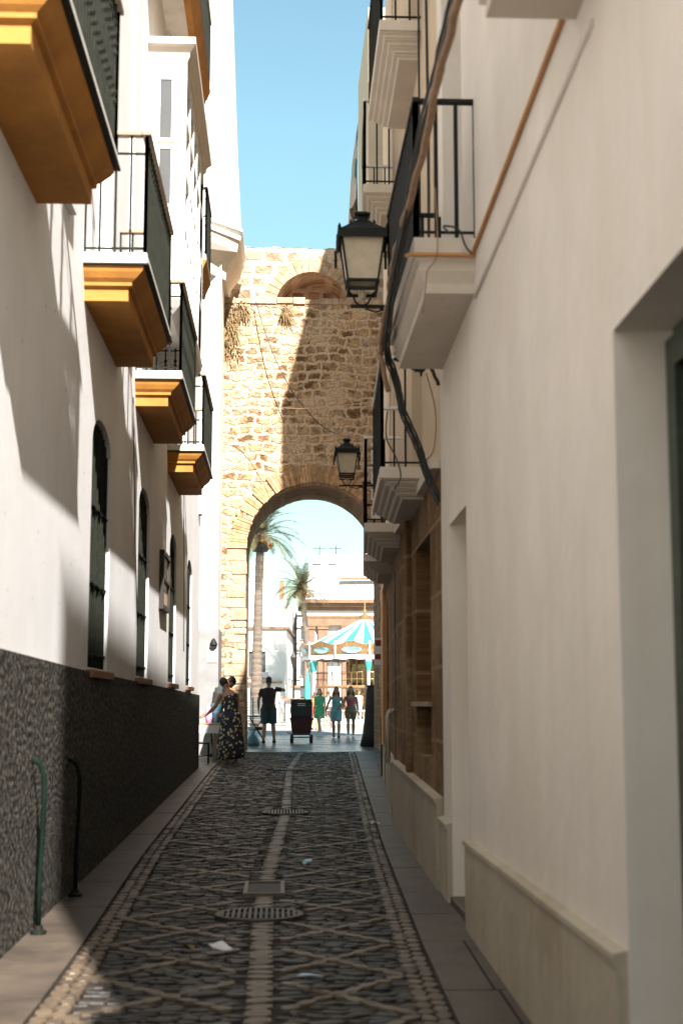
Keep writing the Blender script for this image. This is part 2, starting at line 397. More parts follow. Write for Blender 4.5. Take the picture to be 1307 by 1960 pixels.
# pale diagonals
def pale(x, y, sx, sy, rot):
    if in_grate(x, y): return
    base.cur = 2; stone(base, x, y, sx, sy, rot, rnd.uniform(.015, .02), gz(y) - .012, seg=8, rad=.95, sq=9)
for k in range(-2, 40):
    for s_ in (1, -1):
        for half in (1, -1):
            u = .10
            while u < 1.0:
                yy = (k - s_ * u) * .95
                if 3 < yy < 33.8:
                    xc, xl, xr = lerp(XC, yy), lerp(XL, yy), lerp(XR, yy)
                    W = (xr - xc) if half > 0 else (xc - xl)
                    x = xc + half * u * W
                    if abs(x - xc) > .12: pale(x, yy, .13, .07, math.atan2(-s_ * .95, half * W))
                    u += .125 / math.hypot(W, .95)
                else: u += .1
# centre strip and two kerb strips
yy = 3.0
while yy < 33.8:
    pale(lerp(XC, yy), yy, .135, .138, rnd.uniform(-.03, .03))
    for T, sgn in ((XL, -1), (XR, 1)):
        for q in (.035, .11): pale(lerp(T, yy) + sgn * q, yy + (.05 if q > .1 else 0), .075, .13, rnd.uniform(-.06, .06))
    yy += .143
tag(base.build('street', [M['joint'], M['cobble'], M['pale_sett']]), 'dark cobbled roadway with pale diagonal setts and a pale centre strip', kind='structure')

def flagwalk(name, xa, xb, y0, y1, label, step=1.35):
    mb = MB(); y = y0; r2 = random.Random(len(name) * 7)
    while y < y1:
        L = step * r2.uniform(.75, 1.2); e = min(y + L, y1)
        a0, a1, b0, b1 = xa(y), xa(e), xb(y), xb(e); z0, z1 = gz(y) + .018, gz(e) + .018
        w = b0 - a0
        cuts = [0, r2.uniform(.42, .6), 1] if w > .6 else [0, 1]
        for c0, c1 in zip(cuts, cuts[1:]):
            q = .006
            P = [(a0 + w * c0 + q, y + q, z0), (a0 + w * c1 - q, y + q, z0), (a1 + (b1 - a1) * c1 - q, e - q, z1), (a1 + (b1 - a1) * c0 + q, e - q, z1)]
            dz = r2.uniform(-.002, .002)
            top = [(p[0], p[1], p[2] + dz) for p in P]; bot = [(p[0], p[1], p[2] - .05) for p in P]
            mb.add(bot + top, [(4, 5, 6, 7), (0, 1, 5, 4), (1, 2, 6, 5), (2, 3, 7, 6), (3, 0, 4, 7)])
        y = e
    return tag(mb.build(name, M['flag']), label, kind='structure')
flagwalk('pavement', lambda y: WL - .02, lambda y: lerp(XL, y) - .15, -6, 27, 'worn stone flags along the left house fronts')
flagwalk('pavement', lambda y: lerp(XR, y) + .15, lambda y: lerp(WR, y) + .25, -6, 33.9, 'worn stone flags along the right house fronts')
flagwalk('pavement', lambda y: -2.9, lambda y: lerp(XL, y) - .15, 27, 33.9, 'stone flags in the side opening before the tower')
# passage under the arch: shiny paving rows
mb = MB(); r2 = random.Random(5); y = 33.92
while y < 50.5:
    x = -7 if y > 37.2 else -1.2
    xe = 12 if y > 37.2 else 2.9
    L = r2.uniform(.28, .36)
    while x < xe:
        w = r2.uniform(.5, .9); dz = r2.uniform(-.004, .006); q = .006
        mb.box(x + q, y + q, ZG - .04, min(x + w, xe) - q, y + L - q, ZG + .004 + dz); x += w
    y += L
tag(mb.build('path', M['passage']), 'smooth grey paving slabs under and just beyond the arch', kind='structure')
mb = MB(); mb.box(-70, 50.4, ZG - .05, 90, 180, ZG - .002)
for a in range(-3, 9): mb.box(a * 1.6, 50.5, ZG - .03, a * 1.6 + .03, 74, ZG + .002)
tag(mb.build('square', M['plaza']), 'pale sunlit paving of the square beyond the arch', kind='structure')

# street metalwork
def oval_grate(name, x, y, rx, ry, label, square=False):
    e = empty(name, (x, y, gz(y)), 0, label, 'drain cover' if not square else 'manhole cover')
    mb = MB(); z = gz(y)
    if square:
        for q in ((-rx, -ry, rx, -ry + .03), (-rx, ry - .03, rx, ry), (-rx, -ry + .03, -rx + .03, ry - .03), (rx - .03, -ry + .03, rx, ry - .03)):
            mb.box(x + q[0], y + q[1], z - .02, x + q[2], y + q[3], z + .02)
        mb.build('frame', M['pale_sett'], e)
        mb = MB(); mb.box(x - rx + .031, y - ry + .031, z - .02, x + rx - .031, y + ry - .031, z + .008)
        for i in range(6): mb.box(x - rx + .06 + i * .04, y - ry + .05, z + .008, x - rx + .075 + i * .04, y + ry - .05, z + .012)
        mb.build('lid', M['iron'], e)
    else:
        n = 32; ring = []
        vs = []
        for a in range(n):
            t = 2 * math.pi * a / n; vs += [(x + rx * math.cos(t), y + ry * math.sin(t), z + .014), (x + (rx - .035) * math.cos(t), y + (ry - .035) * math.sin(t), z + .014), (x + rx * math.cos(t), y + ry * math.sin(t), z - .03)]
        fs = []
        for a in range(n):
            b = (a + 1) % n; fs += [(a * 3, b * 3, b * 3 + 1, a * 3 + 1), (a * 3, a * 3 + 2, b * 3 + 2, b * 3)]
        mb.add(vs, fs); mb.build('rim', M['steel'], e)
        mb = MB(); k = -rx + .05
        while k < rx - .04:
            h = (ry - .035) * math.sqrt(max(0, 1 - (k / rx) ** 2))
            mb.box(x + k - .0095, y - h, z - .02, x + k + .0095, y + h, z + .016); k += .036
        mb.box(x - rx + .03, y - .012, z - .02, x + rx - .03, y + .012, z + .013)
        mb.build('bars', M['steel'], e)
        mb = MB(); mb.lathe((x, y, z - .03), [(.01, 0), (1, 0), (1, .004), (.01, .004)], 32, rx - .02, ry - .02); mb.build('pit', M['joint'], e)
    return e
oval_grate('drain_grate', *grate_spots[0], 'nearest and largest round slotted drain grate on the centre strip')
oval_grate('manhole', *grate_spots[1], 'small square dark manhole lid in a pale frame on the centre strip', True)
oval_grate('drain_grate', *grate_spots[2], 'middle round slotted drain grate halfway down the alley')
oval_grate('drain_grate', *grate_spots[3], 'farthest small round drain grate just before the arch paving')
def litter(x, y, s, m, label, sd):
    r = random.Random(sd); mb = MB(); n = 7; z = gz(y) + .035
    vs = [(x + s * math.cos(6.28 * k / n) * r.uniform(.5, 1.3), y + s * math.sin(6.28 * k / n) * r.uniform(.5, 1.6), z + r.uniform(0, .05)) for k in range(n)]
    vs.append((x, y, z + .03)); mb.add(vs, [(k, (k + 1) % n, n) for k in range(n)])
    mb.add([(a, b, c - .006) for a, b, c in vs], [((k + 1) % n, k, n) for k in range(n)])
    tag(mb.build('paper_scrap', m), label, 'litter')
litter(-.50, 8.15, .055, M['dry'], 'crumpled brown scrap on the dark cobbles left of the centre strip', 1)
litter(-.34, 8.2, .065, M['paper'], 'crumpled white paper scrap on the cobbles left of the centre strip', 2)
litter(.17, 7.3, .08, M['bluepaper'], 'pale blue wrapper lying on the cobbles right of the centre strip', 3)
litter(1.02, 15.5, .07, M['paper'], 'small white scrap on the right flags far down the alley', 4)
litter(.22, 12.0, .05, M['bluepaper'], 'tiny pale blue scrap on the cobbles beyond the square manhole', 5)

# ------------------------------------------------------------------ balcony builder (works for both sides)
def rect_loft(mb, xw, sgn, prof, y0, y1):
    """moulded bracket: prof = (projection from wall, end inset, z), low to high"""
    vs = []; fs = []
    for pr, ins, z in prof:
        xo = xw + sgn * pr
        vs += [(xw - sgn * .02, y0 + ins, z), (xo, y0 + ins, z), (xo, y1 - ins, z), (xw - sgn * .02, y1 - ins, z)]
    n = len(prof)
    for i in range(n - 1):
        for k in range(4): k2 = (k + 1) % 4; fs.append((4 * i + k, 4 * i + k2, 4 * i + 4 + k2, 4 * i + 4 + k))
    fs += [(3, 2, 1, 0), (4 * n - 4, 4 * n - 3, 4 * n - 2, 4 * n - 1)]
    mb.add(vs, fs)
def railing(parent, xw, xo, y0, y1, zb, zt, mt, sp=.11, r=.009, knots=(), top=None, toph=.03, topw=.05, mid=True):
    mb = MB(); ins = .02 * (1 if xo > xw else -1)
    xi = xo - ins
    def bars(p0, p1):
        L = (Vector(p1) - Vector(p0)).length; n = max(1, round(L / sp))
        for i in range(n + 1):
            q = Vector(p0).lerp(Vector(p1), i / n); rr = r * (1.5 if i in (0, n) else 1)
            mb.box(q.x - rr, q.y - rr, zb, q.x + rr, q.y + rr, zt)
            if rr == r:
                for kz in knots: mb.ball((q.x, q.y, zb + kz), r * 2.3, r * 2.3, r * 2.8, 6, 4)
    bars((xi, y0 + .03, 0), (xi, y1 - .03, 0))
    for ye in (y0 + .03, y1 - .03): bars((xw, ye, 0), (xi, ye, 0))
    for z in ((zb + .04, zt - .14) if mid else (zb + .04,)):
        mb.box(min(xi - .007, xi + .007), y0 + .03, z - .008, xi + .007, y1 - .03, z + .008)
        for ye in (y0 + .03, y1 - .03): mb.box(min(xw, xi), ye - .007, z - .008, max(xw, xi), ye + .007, z + .008)
    ra = mb.build('railing', mt, parent)
    mb = MB(); tw = topw / 2
    mb.box(xi - tw, y0 - .01, zt, xi + tw, y1 + .01, zt + toph)
    a, b = (xw, xi - tw - .001) if xo > xw else (xi + tw + .001, xw)
    for ye in (y0 + .03, y1 - .03): mb.box(a, ye - tw, zt, b, ye + tw, zt + toph)
    mb.build('handrail', top or mt, parent, bevel=.006)
def balcony(parent, side, xw, y0, y1, zs0, zs1, proj, prof, m_slab, m_corb, **kw):
    """side +1: stands out towards +x (left houses), -1: towards -x"""
    mb = MB(); xo = xw + side * proj
    mb.box(min(xw - side * .01, xo), y0, zs0, max(xw - side * .01, xo), y1, zs1)
    sl = mb.build('balcony', m_slab, parent, bevel=.008)
    mb = MB(); rect_loft(mb, xw, side, prof, y0, y1); mb.build('bracket', m_corb, sl)
    railing(sl, xw, xo, y0, y1, zs1, zs1 + kw.pop('rail_h', .95), **kw)
    return sl

# ------------------------------------------------------------------ left long house
H_L = 17.5
LH = empty('townhouse', (WL, 10, 0), 0, 'long white house on the left with ochre bracketed balconies and arched grilled windows', 'house')
wins = [(11.5, 12.8), (15.35, 16.65), (19.7, 21.0), (23.4, 24.7)]
fmL = lambda u, v, w: (WL - w, u, v)
PT = [(-8, 1.74), (0, 1.72), (7.9, 1.69), (10.9, 1.65), (27, 1.54)]
mb = MB()
holes = [arch_loop(a, b, 1.68, 3.53, .26) for a, b in wins]
ub = [(6.6, 8.6), (10.95, 12.9), (14.95, 16.9), (19.3, 21.2)]
doors = [[(a + .45, 4.86), (b - .45, 4.86), (b - .45, 7.3), (a + .45, 7.3)] for a, b in ub]
doors2 = [[(a + .45, 8.0), (b - .45, 8.0), (b - .45, 10.3), (a + .45, 10.3)] for a, b in (ub[0], ub[1], ub[3])]
mb.panel([(-9, -.1), (27, -.1), (27, H_L), (-9, H_L)], holes + doors + doors2, fmL, .26, .5)
mb.box(-9, -9.01, -.1, WL - .49, -8.5, H_L); mb.box(-9, -8.5, H_L - .4, WL - .49, 27, H_L - .01)
mb.box(-9, 26.6, -.1, WL - .49, 26.99, H_L)
mb.build('wall', M['white_left'], LH)
# rough dark plinth, top edge falls slightly with distance
mb = MB(); segs = [-9, 0, 4, 7.9, 10.9, 15, 20, 27]
vs = []
for y in segs: vs += [(WL - .05, y, -.1), (WL + .03, y, -.1), (WL + .03, y, lerp(PT, y)), (WL - .05, y, lerp(PT, y) + .02)]
mb.add(vs, [(4 * i + k, 4 * i + (k + 1) % 4, 4 * i + 4 + (k + 1) % 4, 4 * i + 4 + k) for i in range(len(segs) - 1) for k in range(4)] + [(0, 1, 2, 3), tuple(4 * (len(segs) - 1) + k for k in range(4))])
mb.build('plinth', M['plinth_rough'], LH)
for a, b in wins:
    mb = MB(); mb.box(WL - .3, a - .05, 1.6, WL - .25, b + .05, 3.85)
    for i in range(22): mb.box(WL - .25, a + .09, 1.76 + i * .085, WL - .235, b - .09, 1.80 + i * .085)
    mb.box(WL - .25, (a + b) / 2 - .03, 1.7, WL - .22, (a + b) / 2 + .03, 3.8)
    w = mb.build('window', M['shutter'], LH)
    mb = MB(); n = 10
    for i in range(n + 1):
        yb = a + .04 + (b - a - .08) * i / n; c = (a + b) / 2
        zt = 3.5 + .26 * math.sqrt(max(0, 1 - ((yb - c) / ((b - a) / 2)) ** 2))
        mb.box(WL - .05, yb - .011, 1.69, WL - .028, yb + .011, zt)
    for z in (1.79, 2.38, 3.02):
        pts = [(WL - .034 + .008 * math.sin(k), a - .05 + (b - a + .1) * k / 26, z + .008 * math.cos(k)) for k in range(27)]
        mb.tube(pts, .017, 6)
    mb.build('grille', M['green_iron'], w)
    mb = MB(); mb.box(WL - .26, a - .06, 1.6, WL + .06, b + .06, 1.665); mb.build('sill', M['brick_sill'], w, bevel=.008)
for i, lp in enumerate(doors + doors2):
    (a, z0), (b, _), (_, z1), _ = lp
    mb = MB(); mb.box(WL - .3, a - .03, z0 - .03, WL - .24, b + .03, z1 + .03)
    d = mb.build('balcony_door', M['glass'], LH)
    mb = MB()
    for yb in (a + .04, (a + b) / 2, b - .04): mb.box(WL - .24, yb - .045, z0, WL - .2, yb + .045, z1)
    for z in (z0 + .06, z0 + .8, z1 - .06): mb.box(WL - .239, a, z - .04, WL - .203, b, z + .04)
    mb.build('frame', M['white_trim'], d)
# ochre-bracketed balconies
OC = [(.34, .10, 4.50), (.34, .10, 4.60), (.37, .07, 4.615), (.37, .07, 4.64), (.405, .045, 4.67), (.45, .02, 4.715), (.465, .01, 4.745), (.465, .01, 4.76)]
for i, (a, b) in enumerate([(6.35, 8.75), (10.72, 13.13), (14.68, 17.1), (19.0, 21.4)]):
    sl = balcony(LH, 1, WL, a, b, 4.775, 4.86, .49, OC, M['white_trim'], M['ochre'], rail_h=.95, mt=M['green_iron'], sp=.12, r=.009,
                 knots=(.3, .36, .62, .68) if i in (0, 2) else (), top=M['rail_wood'], toph=.035, topw=.07)
    mb = MB(); mb.box(WL, a - .012, 4.7615, WL + .505, b + .012, 4.774); mb.build('drip_edge', M['iron'], sl)
# upper balconies: white slabs with an ochre moulded edge
for (a, b, z) in ((14.3, 19.7, 10.05), (19.3, 20.5, 7.42)):
    mb = MB(); mb.box(WL - .01, a, z + .12, WL + .47, b, z + .2); sl = mb.build('balcony', M['white_trim'], LH, bevel=.006)
    mb = MB(); rect_loft(mb, WL + .33, 1, [(.06, .02, z - .12), (.09, .015, z - .02), (.12, .005, z + .05), (.15, 0, z + .119)], a, b); mb.build('edge_moulding', M['ochre'], sl)
    railing(sl, WL, WL + .48, a, b, z + .2, z + 1.15, M['green_iron'], sp=.11, top=M['rail_wood'])
# enclosed bay window (glazed oriel)
bay = MB(); xb = WL + .44
bay.box(WL - .01, 15.45, 5.95, xb, 15.5, 8.66); bay.box(WL - .01, 18.95, 5.95, xb, 19.0, 8.66)
bay.box(WL - .01, 15.501, 5.95, xb, 18.949, 6.0); bay.box(WL - .01, 15.501, 8.6, xb, 18.949, 8.66)
bb = bay.build('bay_window', M['white_trim'], LH)
mb = MB()
for k in range(6):
    y = 15.5 + k * .69; mb.box(xb - .05, y, 6.0, xb - .003, y + (.07 if k < 5 else 0.0) + .001, 8.6)
for z in (6.0, 6.7, 7.35, 8.0, 8.5): mb.box(xb - .04, 15.5, z, xb - .006, 18.95, z + .08)
for k in range(11): # lattice diagonals
    y = 15.6 + k * .31
    mb.add([(xb - .03, y, 6.1), (xb - .002, y, 6.1), (xb - .002, y + .03, 6.1), (xb - .03, y + .03, 6.1), (xb - .03, y + .6, 7.35), (xb - .002, y + .6, 7.35), (xb - .002, y + .63, 7.35), (xb - .03, y + .63, 7.35)],
           [(0, 1, 5, 4), (1, 2, 6, 5), (2, 3, 7, 6), (3, 0, 4, 7)]) if k < 9 else None
mb.build('mullion', M['white_trim'], bb)
mb = MB(); mb.box(xb - .06, 15.52, 6.02, xb - .045, 18.93, 8.58); mb.build('pane', M['glass'], bb)
for z0, z1 in ((7.72, 8.42), (6.95, 7.6), (6.1, 6.85)):
    mb = MB(); mb.box(WL + .145, 15.436, z0, WL + .275, 15.446, z1); p = mb.build('pane', M['glass'], bb)
    mb = MB()
    for q in ((WL + .11, z0 - .035, WL + .31, z0), (WL + .11, z1, WL + .31, z1 + .035), (WL + .11, z0, WL + .145, z1), (WL + .275, z0, WL + .31, z1)): mb.box(q[0], 15.425, q[1], q[2], 15.449, q[3])
    mb.build('mullion', M['white_trim'], bb)
mb = MB(); rect_loft(mb, WL, 1, [(.45, .1, 8.661), (.47, .08, 8.70), (.47, .08, 8.74), (.52, .04, 8.80), (.54, .0, 8.82), (.54, .0, 8.90)], 15.36, 19.1)
mb.build('cornice', M['trim'], bb)
mb = MB(); rect_loft(mb, WL, 1, [(.3, .15, 5.70), (.38, .08, 5.78), (.44, .02, 5.86), (.46, 0, 5.949)], 15.43, 19.02); mb.build('bracket', M['white_trim'], bb)
# white pilasters between the balcony doors
for y in (9.8, 14.0, 18.0, 22.3, 26.6):
    mb = MB(); mb.box(WL, y - .2, 4.9, WL + .05, y + .2, H_L - .5); mb.build('pilaster', M['white_left'], LH)
# things fixed to the left wall
def pipe(name, y, z1, label):
    mb = MB(); mb.smooth = True
    pts = [(WL + .10, y + .01, gz(y) + .02), (WL + .10, y, gz(y) + .3), (WL + .115, y, z1 - .25), (WL + .11, y, z1 - .1), (WL + .085, y, z1 - .03), (WL + .03, y, z1)]
    e = empty(name, (WL + .1, y, 0), 0, label, 'pipe'); mb.tube(pts, .015, 10); mb.build('pipe', M['green_pipe'], e)
    mb = MB(); mb.lathe((WL + .10, y, gz(y) + .018), [(.05, 0), (.05, .02), (.03, .03), (.028, .05)], 12); mb.build('foot', M['iron'], e)
pipe('drain_pipe', 8.85, 1.06, 'nearer green pipe with a bent top against the rough grey plinth')
pipe('drain_pipe', 10.4, 1.0, 'farther green pipe at the edge of the shadow on the rough plinth')
e = empty('notice_case', (WL, 18.6, 2.6), 0, 'brown framed glass notice case hanging between two arched windows', 'notice case')
mb = MB()
for q in ((18.05, 2.58, 19.1, 2.64), (18.05, 3.27, 19.1, 3.33), (18.05, 2.64, 18.12, 3.27), (19.03, 2.64, 19.1, 3.27), (18.12, 2.94, 19.03, 2.97)): mb.box(WL + .002, q[0], q[1], WL + .06, q[2], q[3])
mb.build('frame', M['dark_wood'], e)
mb = MB(); mb.box(WL + .002, 18.121, 2.641, WL + .03, 19.029, 2.939); mb.box(WL + .002, 18.121, 2.971, WL + .03, 19.029, 3.269); mb.build('notice', mat('notice', (.5, .36, .24), .5), e)
mb = MB(); mb.smooth = True
mb.tube([(WL + .02, 14.35, 4.5), (WL + .03, 14.5, 3.7), (WL + .02, 14.9, 2.9), (WL + .02, 15.2, 2.2)], .007, 5)
tag(mb.build('cable', M['black_cable']), 'thin dark cable drooping down the left wall under the third ochre balcony', 'cable')
mb = MB(); mb.smooth = True
mb.tube([(WL + .02, 22.0, 4.6), (WL + .03, 22.2, 3.6), (WL + .02, 22.6, 2.2)], .007, 5)
tag(mb.build('cable', M['black_cable']), 'thin dark cable hanging down the left wall beyond the last ochre balcony', 'cable')

# ------------------------------------------------------------------ house closing the side opening (left, before the tower)
BH = empty('corner_house', (-2.5, 33, 0), 0, 'bright white house facing down the alley between the long house and the tower', 'house')
yB = 32.2
mb = MB(); mb.box(-9, yB, -.1, -1.42, 34.2, 12.5); mb.build('wall', M['white_trim'], BH)
mb = MB(); mb.box(-9.02, yB - .03, -.1, -1.39, 34.0, 3.05); mb.build('dado', mat('grey_dado', (.24, .24, .235), .8, col2=(.18, .18, .175), scale=2, bump=.3), BH)
foot = [(-2.3, 30.6), (-1.02, 32.2), (-1.0, 34.4), (-2.3, 34.4)]
mb = MB()
def foot_loft(mb, levels):
    n = len(foot); vs = []; fs = []
    cx, cy = -2.3, 34.4
    for off, z in levels:
        for (x, y) in foot: vs.append((x + (off if x > -2.2 else 0), y - (off if y < 33 else 0), z))
    for i in range(len(levels) - 1):
        for k in range(n): k2 = (k + 1) % n; fs.append((i * n + k, i * n + k2, (i + 1) * n + k2, (i + 1) * n + k))
    fs += [tuple(range(n - 1, -1, -1)), tuple((len(levels) - 1) * n + k for k in range(n))]
    mb.add(vs, fs)
foot_loft(mb, [(-.32, 11.25), (-.28, 11.55), (-.05, 11.85), (.0, 12.1)]); mb.build('bracket', M['trim'], BH)
mb = MB(); foot_loft(mb, [(.03, 12.101), (.05, 12.18), (.02, 12.23), (.08, 12.3), (.08, 12.36)]); mb.build('cornice', M['white_trim'], BH)
mb = MB(); foot_loft(mb, [(0, 12.361), (-.04, 13.2), (-.14, 15), (-.3, 19)]); bo = mb.build('oriel', M['white_trim'], BH)
mb = MB()
mb.tube([(-1.03, 32.4, 12.4), (-1.08, 32.4, 13.5), (-1.22, 32.4, 16.5), (-1.30, 32.4, 18.8)], .03, 6)
mb.build('downpipe', M['white_trim'], bo)
mb = MB(); mb.box(-1.64, yB - .05, 2.3, -1.42, yB - .032, 2.66)
wn = empty('notice', (-1.53, yB, 2.4), 0, 'white paper notice with grey lines on the grey dado by the tower', 'notice')
mb.build('sheet', M['paper'], wn)
mb = MB()
for k in range(5): mb.box(-1.61, yB - .054, 2.36 + k * .06, -1.46 - .02 * (k % 2), yB - .0505, 2.375 + k * .06)
mb.build('writing', mat('ink', (.2, .2, .22), .7), wn)
e = empty('wall_lamp', (-1.5, yB, 2.7), 0, 'dark hooded lamp above the white paper notice', 'lamp')
mb = MB(); mb.lathe((-1.5, yB - .1, 2.68), [(.09, 0), (.085, .03), (.04, .12), (.015, .15)], 12); mb.box(-1.51, yB - .1, 2.78, -1.49, yB - .031, 2.8); mb.build('hood', M['iron'], e)

# ------------------------------------------------------------------ stone tower with the arch
TY = 34.0
TW = empty('stone_tower', (.8, TY, 0), 0, 'old rubble stone gate tower with a round passage arch closing the alley', 'gate tower')
CX, AR, SPR = .79, 1.63, 5.07
rt = random.Random(11)
# front face: outline with arch open at the bottom, edges roughened
loop = [(-1.58, -.1), (-1.60, 3), (-1.57, 6), (-1.6, 9), (-1.58, 11.14)]
for i in range(1, 24): loop.append((-1.58 + i * (5.9 / 24), 11.17 + rt.uniform(-.02, .03)))
loop += [(4.3, 11.15), (4.3, -.1), (CX + AR, -.1)]
arch = []
for i in range(31):
    a = math.pi * i / 30; arch.append((CX + AR * math.cos(a), SPR + AR * math.sin(a)))
loop += arch + [(CX - AR, -.1)]
mb = MB(); mb.panel(loop, [], lambda u, v, w: (u, TY + w, v), 0, .6)
# top of the ledge and massing
mb.build('wall', M['tower'], TW)
# passage lining, rear ring slightly narrower
mb = MB(); prev = None
prof = [(CX + AR, ZG - .3), (CX + AR, 2.5)] + arch + [(CX - AR, 2.5), (CX - AR, ZG - .3)]
depths = [TY + .6, TY + 1.4, TY + 2.2, TY + 3.05]
vs = []; 
for d in depths:
    for u, v in prof: vs.append((u + rt.uniform(-.012, .012), d, v + rt.uniform(-.012, .012)))
n = len(prof)
mb.add(vs, [(i * n + k, i * n + k + 1, (i + 1) * n + k + 1, (i + 1) * n + k) for i in range(len(depths) - 1) for k in range(n - 1)])
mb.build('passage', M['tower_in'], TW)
lp2 = [(-1.58, -.1), (-1.58, 11.1), (4.3, 11.1), (4.3, -.1), (CX + AR, -.1)] + arch + [(CX - AR, -.1)]
mb = MB(); mb.panel(lp2, [], lambda u, v, w: (u, TY + 3.1 - w, v), 0, .3); mb.box(-1.58, TY + .6, 10.9, 4.3, TY + 2.8, 11.13)
mb.build('rear_wall', M['tower'], TW)
# brick voussoirs
mb = MB(); nv = 78
for i in range(nv):
    a0 = math.pi * (i + .06) / nv; a1 = math.pi * (i + .94) / nv
    if rt.random() < .05: continue
    ro = AR + rt.uniform(.36, .46); ri = AR - rt.uniform(-.006, .03); yf = TY - rt.uniform(.015, .05)
    P = [(CX + r_ * math.cos(a), SPR + r_ * math.sin(a)) for r_, a in ((ri, a0), (ro, a0), (ro, a1), (ri, a1))]
    mb.add([(u, yf, v) for u, v in P] + [(u, TY + .3, v) for u, v in P], [(0, 1, 2, 3), (4, 7, 6, 5), (0, 4, 5, 1), (1, 5, 6, 2), (2, 6, 7, 3), (3, 7, 4, 0)])
mb.build('arch_ring', M['voussoir'], TW)
# jamb stones, worn and uneven
for sd in (-1, 1):
  mb = MB(); z = ZG - .05
  while z < SPR - .05:
    h = rt.uniform(.14, .36); h = min(h, SPR - z)
    if 1:
        w = rt.uniform(.16, .5); xi = CX + sd * (AR - rt.uniform(-.02, .035)); xo = CX + sd * (AR + w)
        mb.box(min(xi, xo), TY - rt.uniform(.008, .045), z + .008, max(xi, xo), TY + rt.uniform(.5, .9), z + h - .008)
    z += h
  mb.build('jamb', M['quoin'], TW, bevel=.02)
# ledge course
mb = MB(); x = -1.6
while x < 4.2:
    w = rt.uniform(.3, .7); mb.box(x, TY - rt.uniform(.02, .06), 11.13 - rt.uniform(.0, .03), x + w - .01, TY + 1.0, 11.24 + rt.uniform(-.02, .05)); x += w
mb.build('ledge', M['quoin'], TW, bevel=.015)
# upper stage, set back, with blind arch
UY = TY + .9; s = 34.9 / 34.0
def up(px_u): return px_u * s
uz = 11.2
AR2, CX2, SP2 = .92, .74, 11.30
loop = [(-1.63, uz - .2), (-1.63, 12.4), (-1.5, 12.86)]
for i in range(1, 14): loop.append((-1.5 + i * .27, 12.88 + rt.uniform(-.03, .03) - i * .006))
loop += [(4.3, 12.8), (4.3, uz - .2), (CX2 + AR2, uz - .2)]
a2 = [(CX2 + AR2 * math.cos(math.pi * i / 20), SP2 + AR2 * math.sin(math.pi * i / 20)) for i in range(21)]
loop += a2 + [(CX2 - AR2, uz - .2)]
mb = MB(); mb.panel(loop, [], lambda u, v, w: (u, UY + w, v), 0, 1.3); mb.build('upper_wall', M['tower_top'], TW)
mb = MB(); mb.box(-1.6, UY + 1.3, 11.14, 4.29, UY + 1.7, 12.75); mb.build('niche_wall', M['tower_top'], TW)
mb = MB()
for i in range(19):
    a0 = math.pi * (i + .05) / 19; a1 = math.pi * (i + .95) / 19; ro = AR2 + rt.uniform(.3, .36); ri = AR2 - .005; yf = UY - rt.uniform(.01, .025)
    P = [(CX2 + r_ * math.cos(a), SP2 + r_ * math.sin(a)) for r_, a in ((ri, a0), (ro, a0), (ro, a1), (ri, a1))]
    mb.add([(u, yf, v) for u, v in P] + [(u, UY + .3, v) for u, v in P], [(0, 1, 2, 3), (4, 7, 6, 5), (0, 4, 5, 1), (1, 5, 6, 2), (2, 6, 7, 3), (3, 7, 4, 0)])
mb.build('niche_ring', M['quoin'], TW)
mb = MB(); mb.loft([((-.1, UY - .3, 11.18), .1, .03), ((.4, UY - .32, 11.24), .3, .09), ((.9, UY - .3, 11.27), .3, .1), ((1.5, UY - .28, 11.2), .2, .04)], side=(0, 1, 0), seg=10)
mb.build('rubble', M['white_trim'], TW, smooth=True)
# dry weeds rooted in the masonry
def weed(x, z, w, h, n, label, sd):
    r = random.Random(sd); mb = MB()
    for i in range(n):
        x0 = x + r.gauss(0, w * .3); z0 = z + r.gauss(0, h * .35); a = r.uniform(-2.6, -.5); L = r.uniform(.1, .3)
        p0 = Vector((x0, TY - .02, z0)); p1 = p0 + Vector((math.cos(a) * L * .5, -r.uniform(.03, .15), math.sin(a) * L * .3 + .06)); p2 = p1 + Vector((math.cos(a) * L * .4, -.02, math.sin(a) * L * .8))
        t = r.uniform(.006, .016); q = Vector((t, 0, t))
        mb.add([p0 - q, p0 + q, p1 + q, p1 - q, p2], [(0, 1, 2, 3), (3, 2, 4)])
    tag(mb.build('dry_weed', M['dry']), label, 'plant')
weed(-1.3, 10.35, .36, .95, 300, 'large hanging tuft of dry yellow weeds high on the left of the tower', 1)
weed(-1.0, 10.9, .3, .3, 90, 'thin dry weeds just under the tower ledge beside the large tuft', 4)
weed(.08, 10.85, .18, .22, 110, 'small round tuft of dry weeds under the middle of the tower ledge', 2)

# house standing behind and right of the tower's ledge
e = empty('rooftop_house', (3.5, 37, 11), 0, 'cream house wall rising above the stone tower on the right', 'house')
mb = MB(); mb.box(2.2, 35.2, 11.26, 6, 40, 19.5); mb.build('wall', M['cream'], e)
mb = MB(); mb.box(2.17, 35.15, 12.9, 6.02, 35.199, 13.1); mb.build('moulding', M['trim'], e)

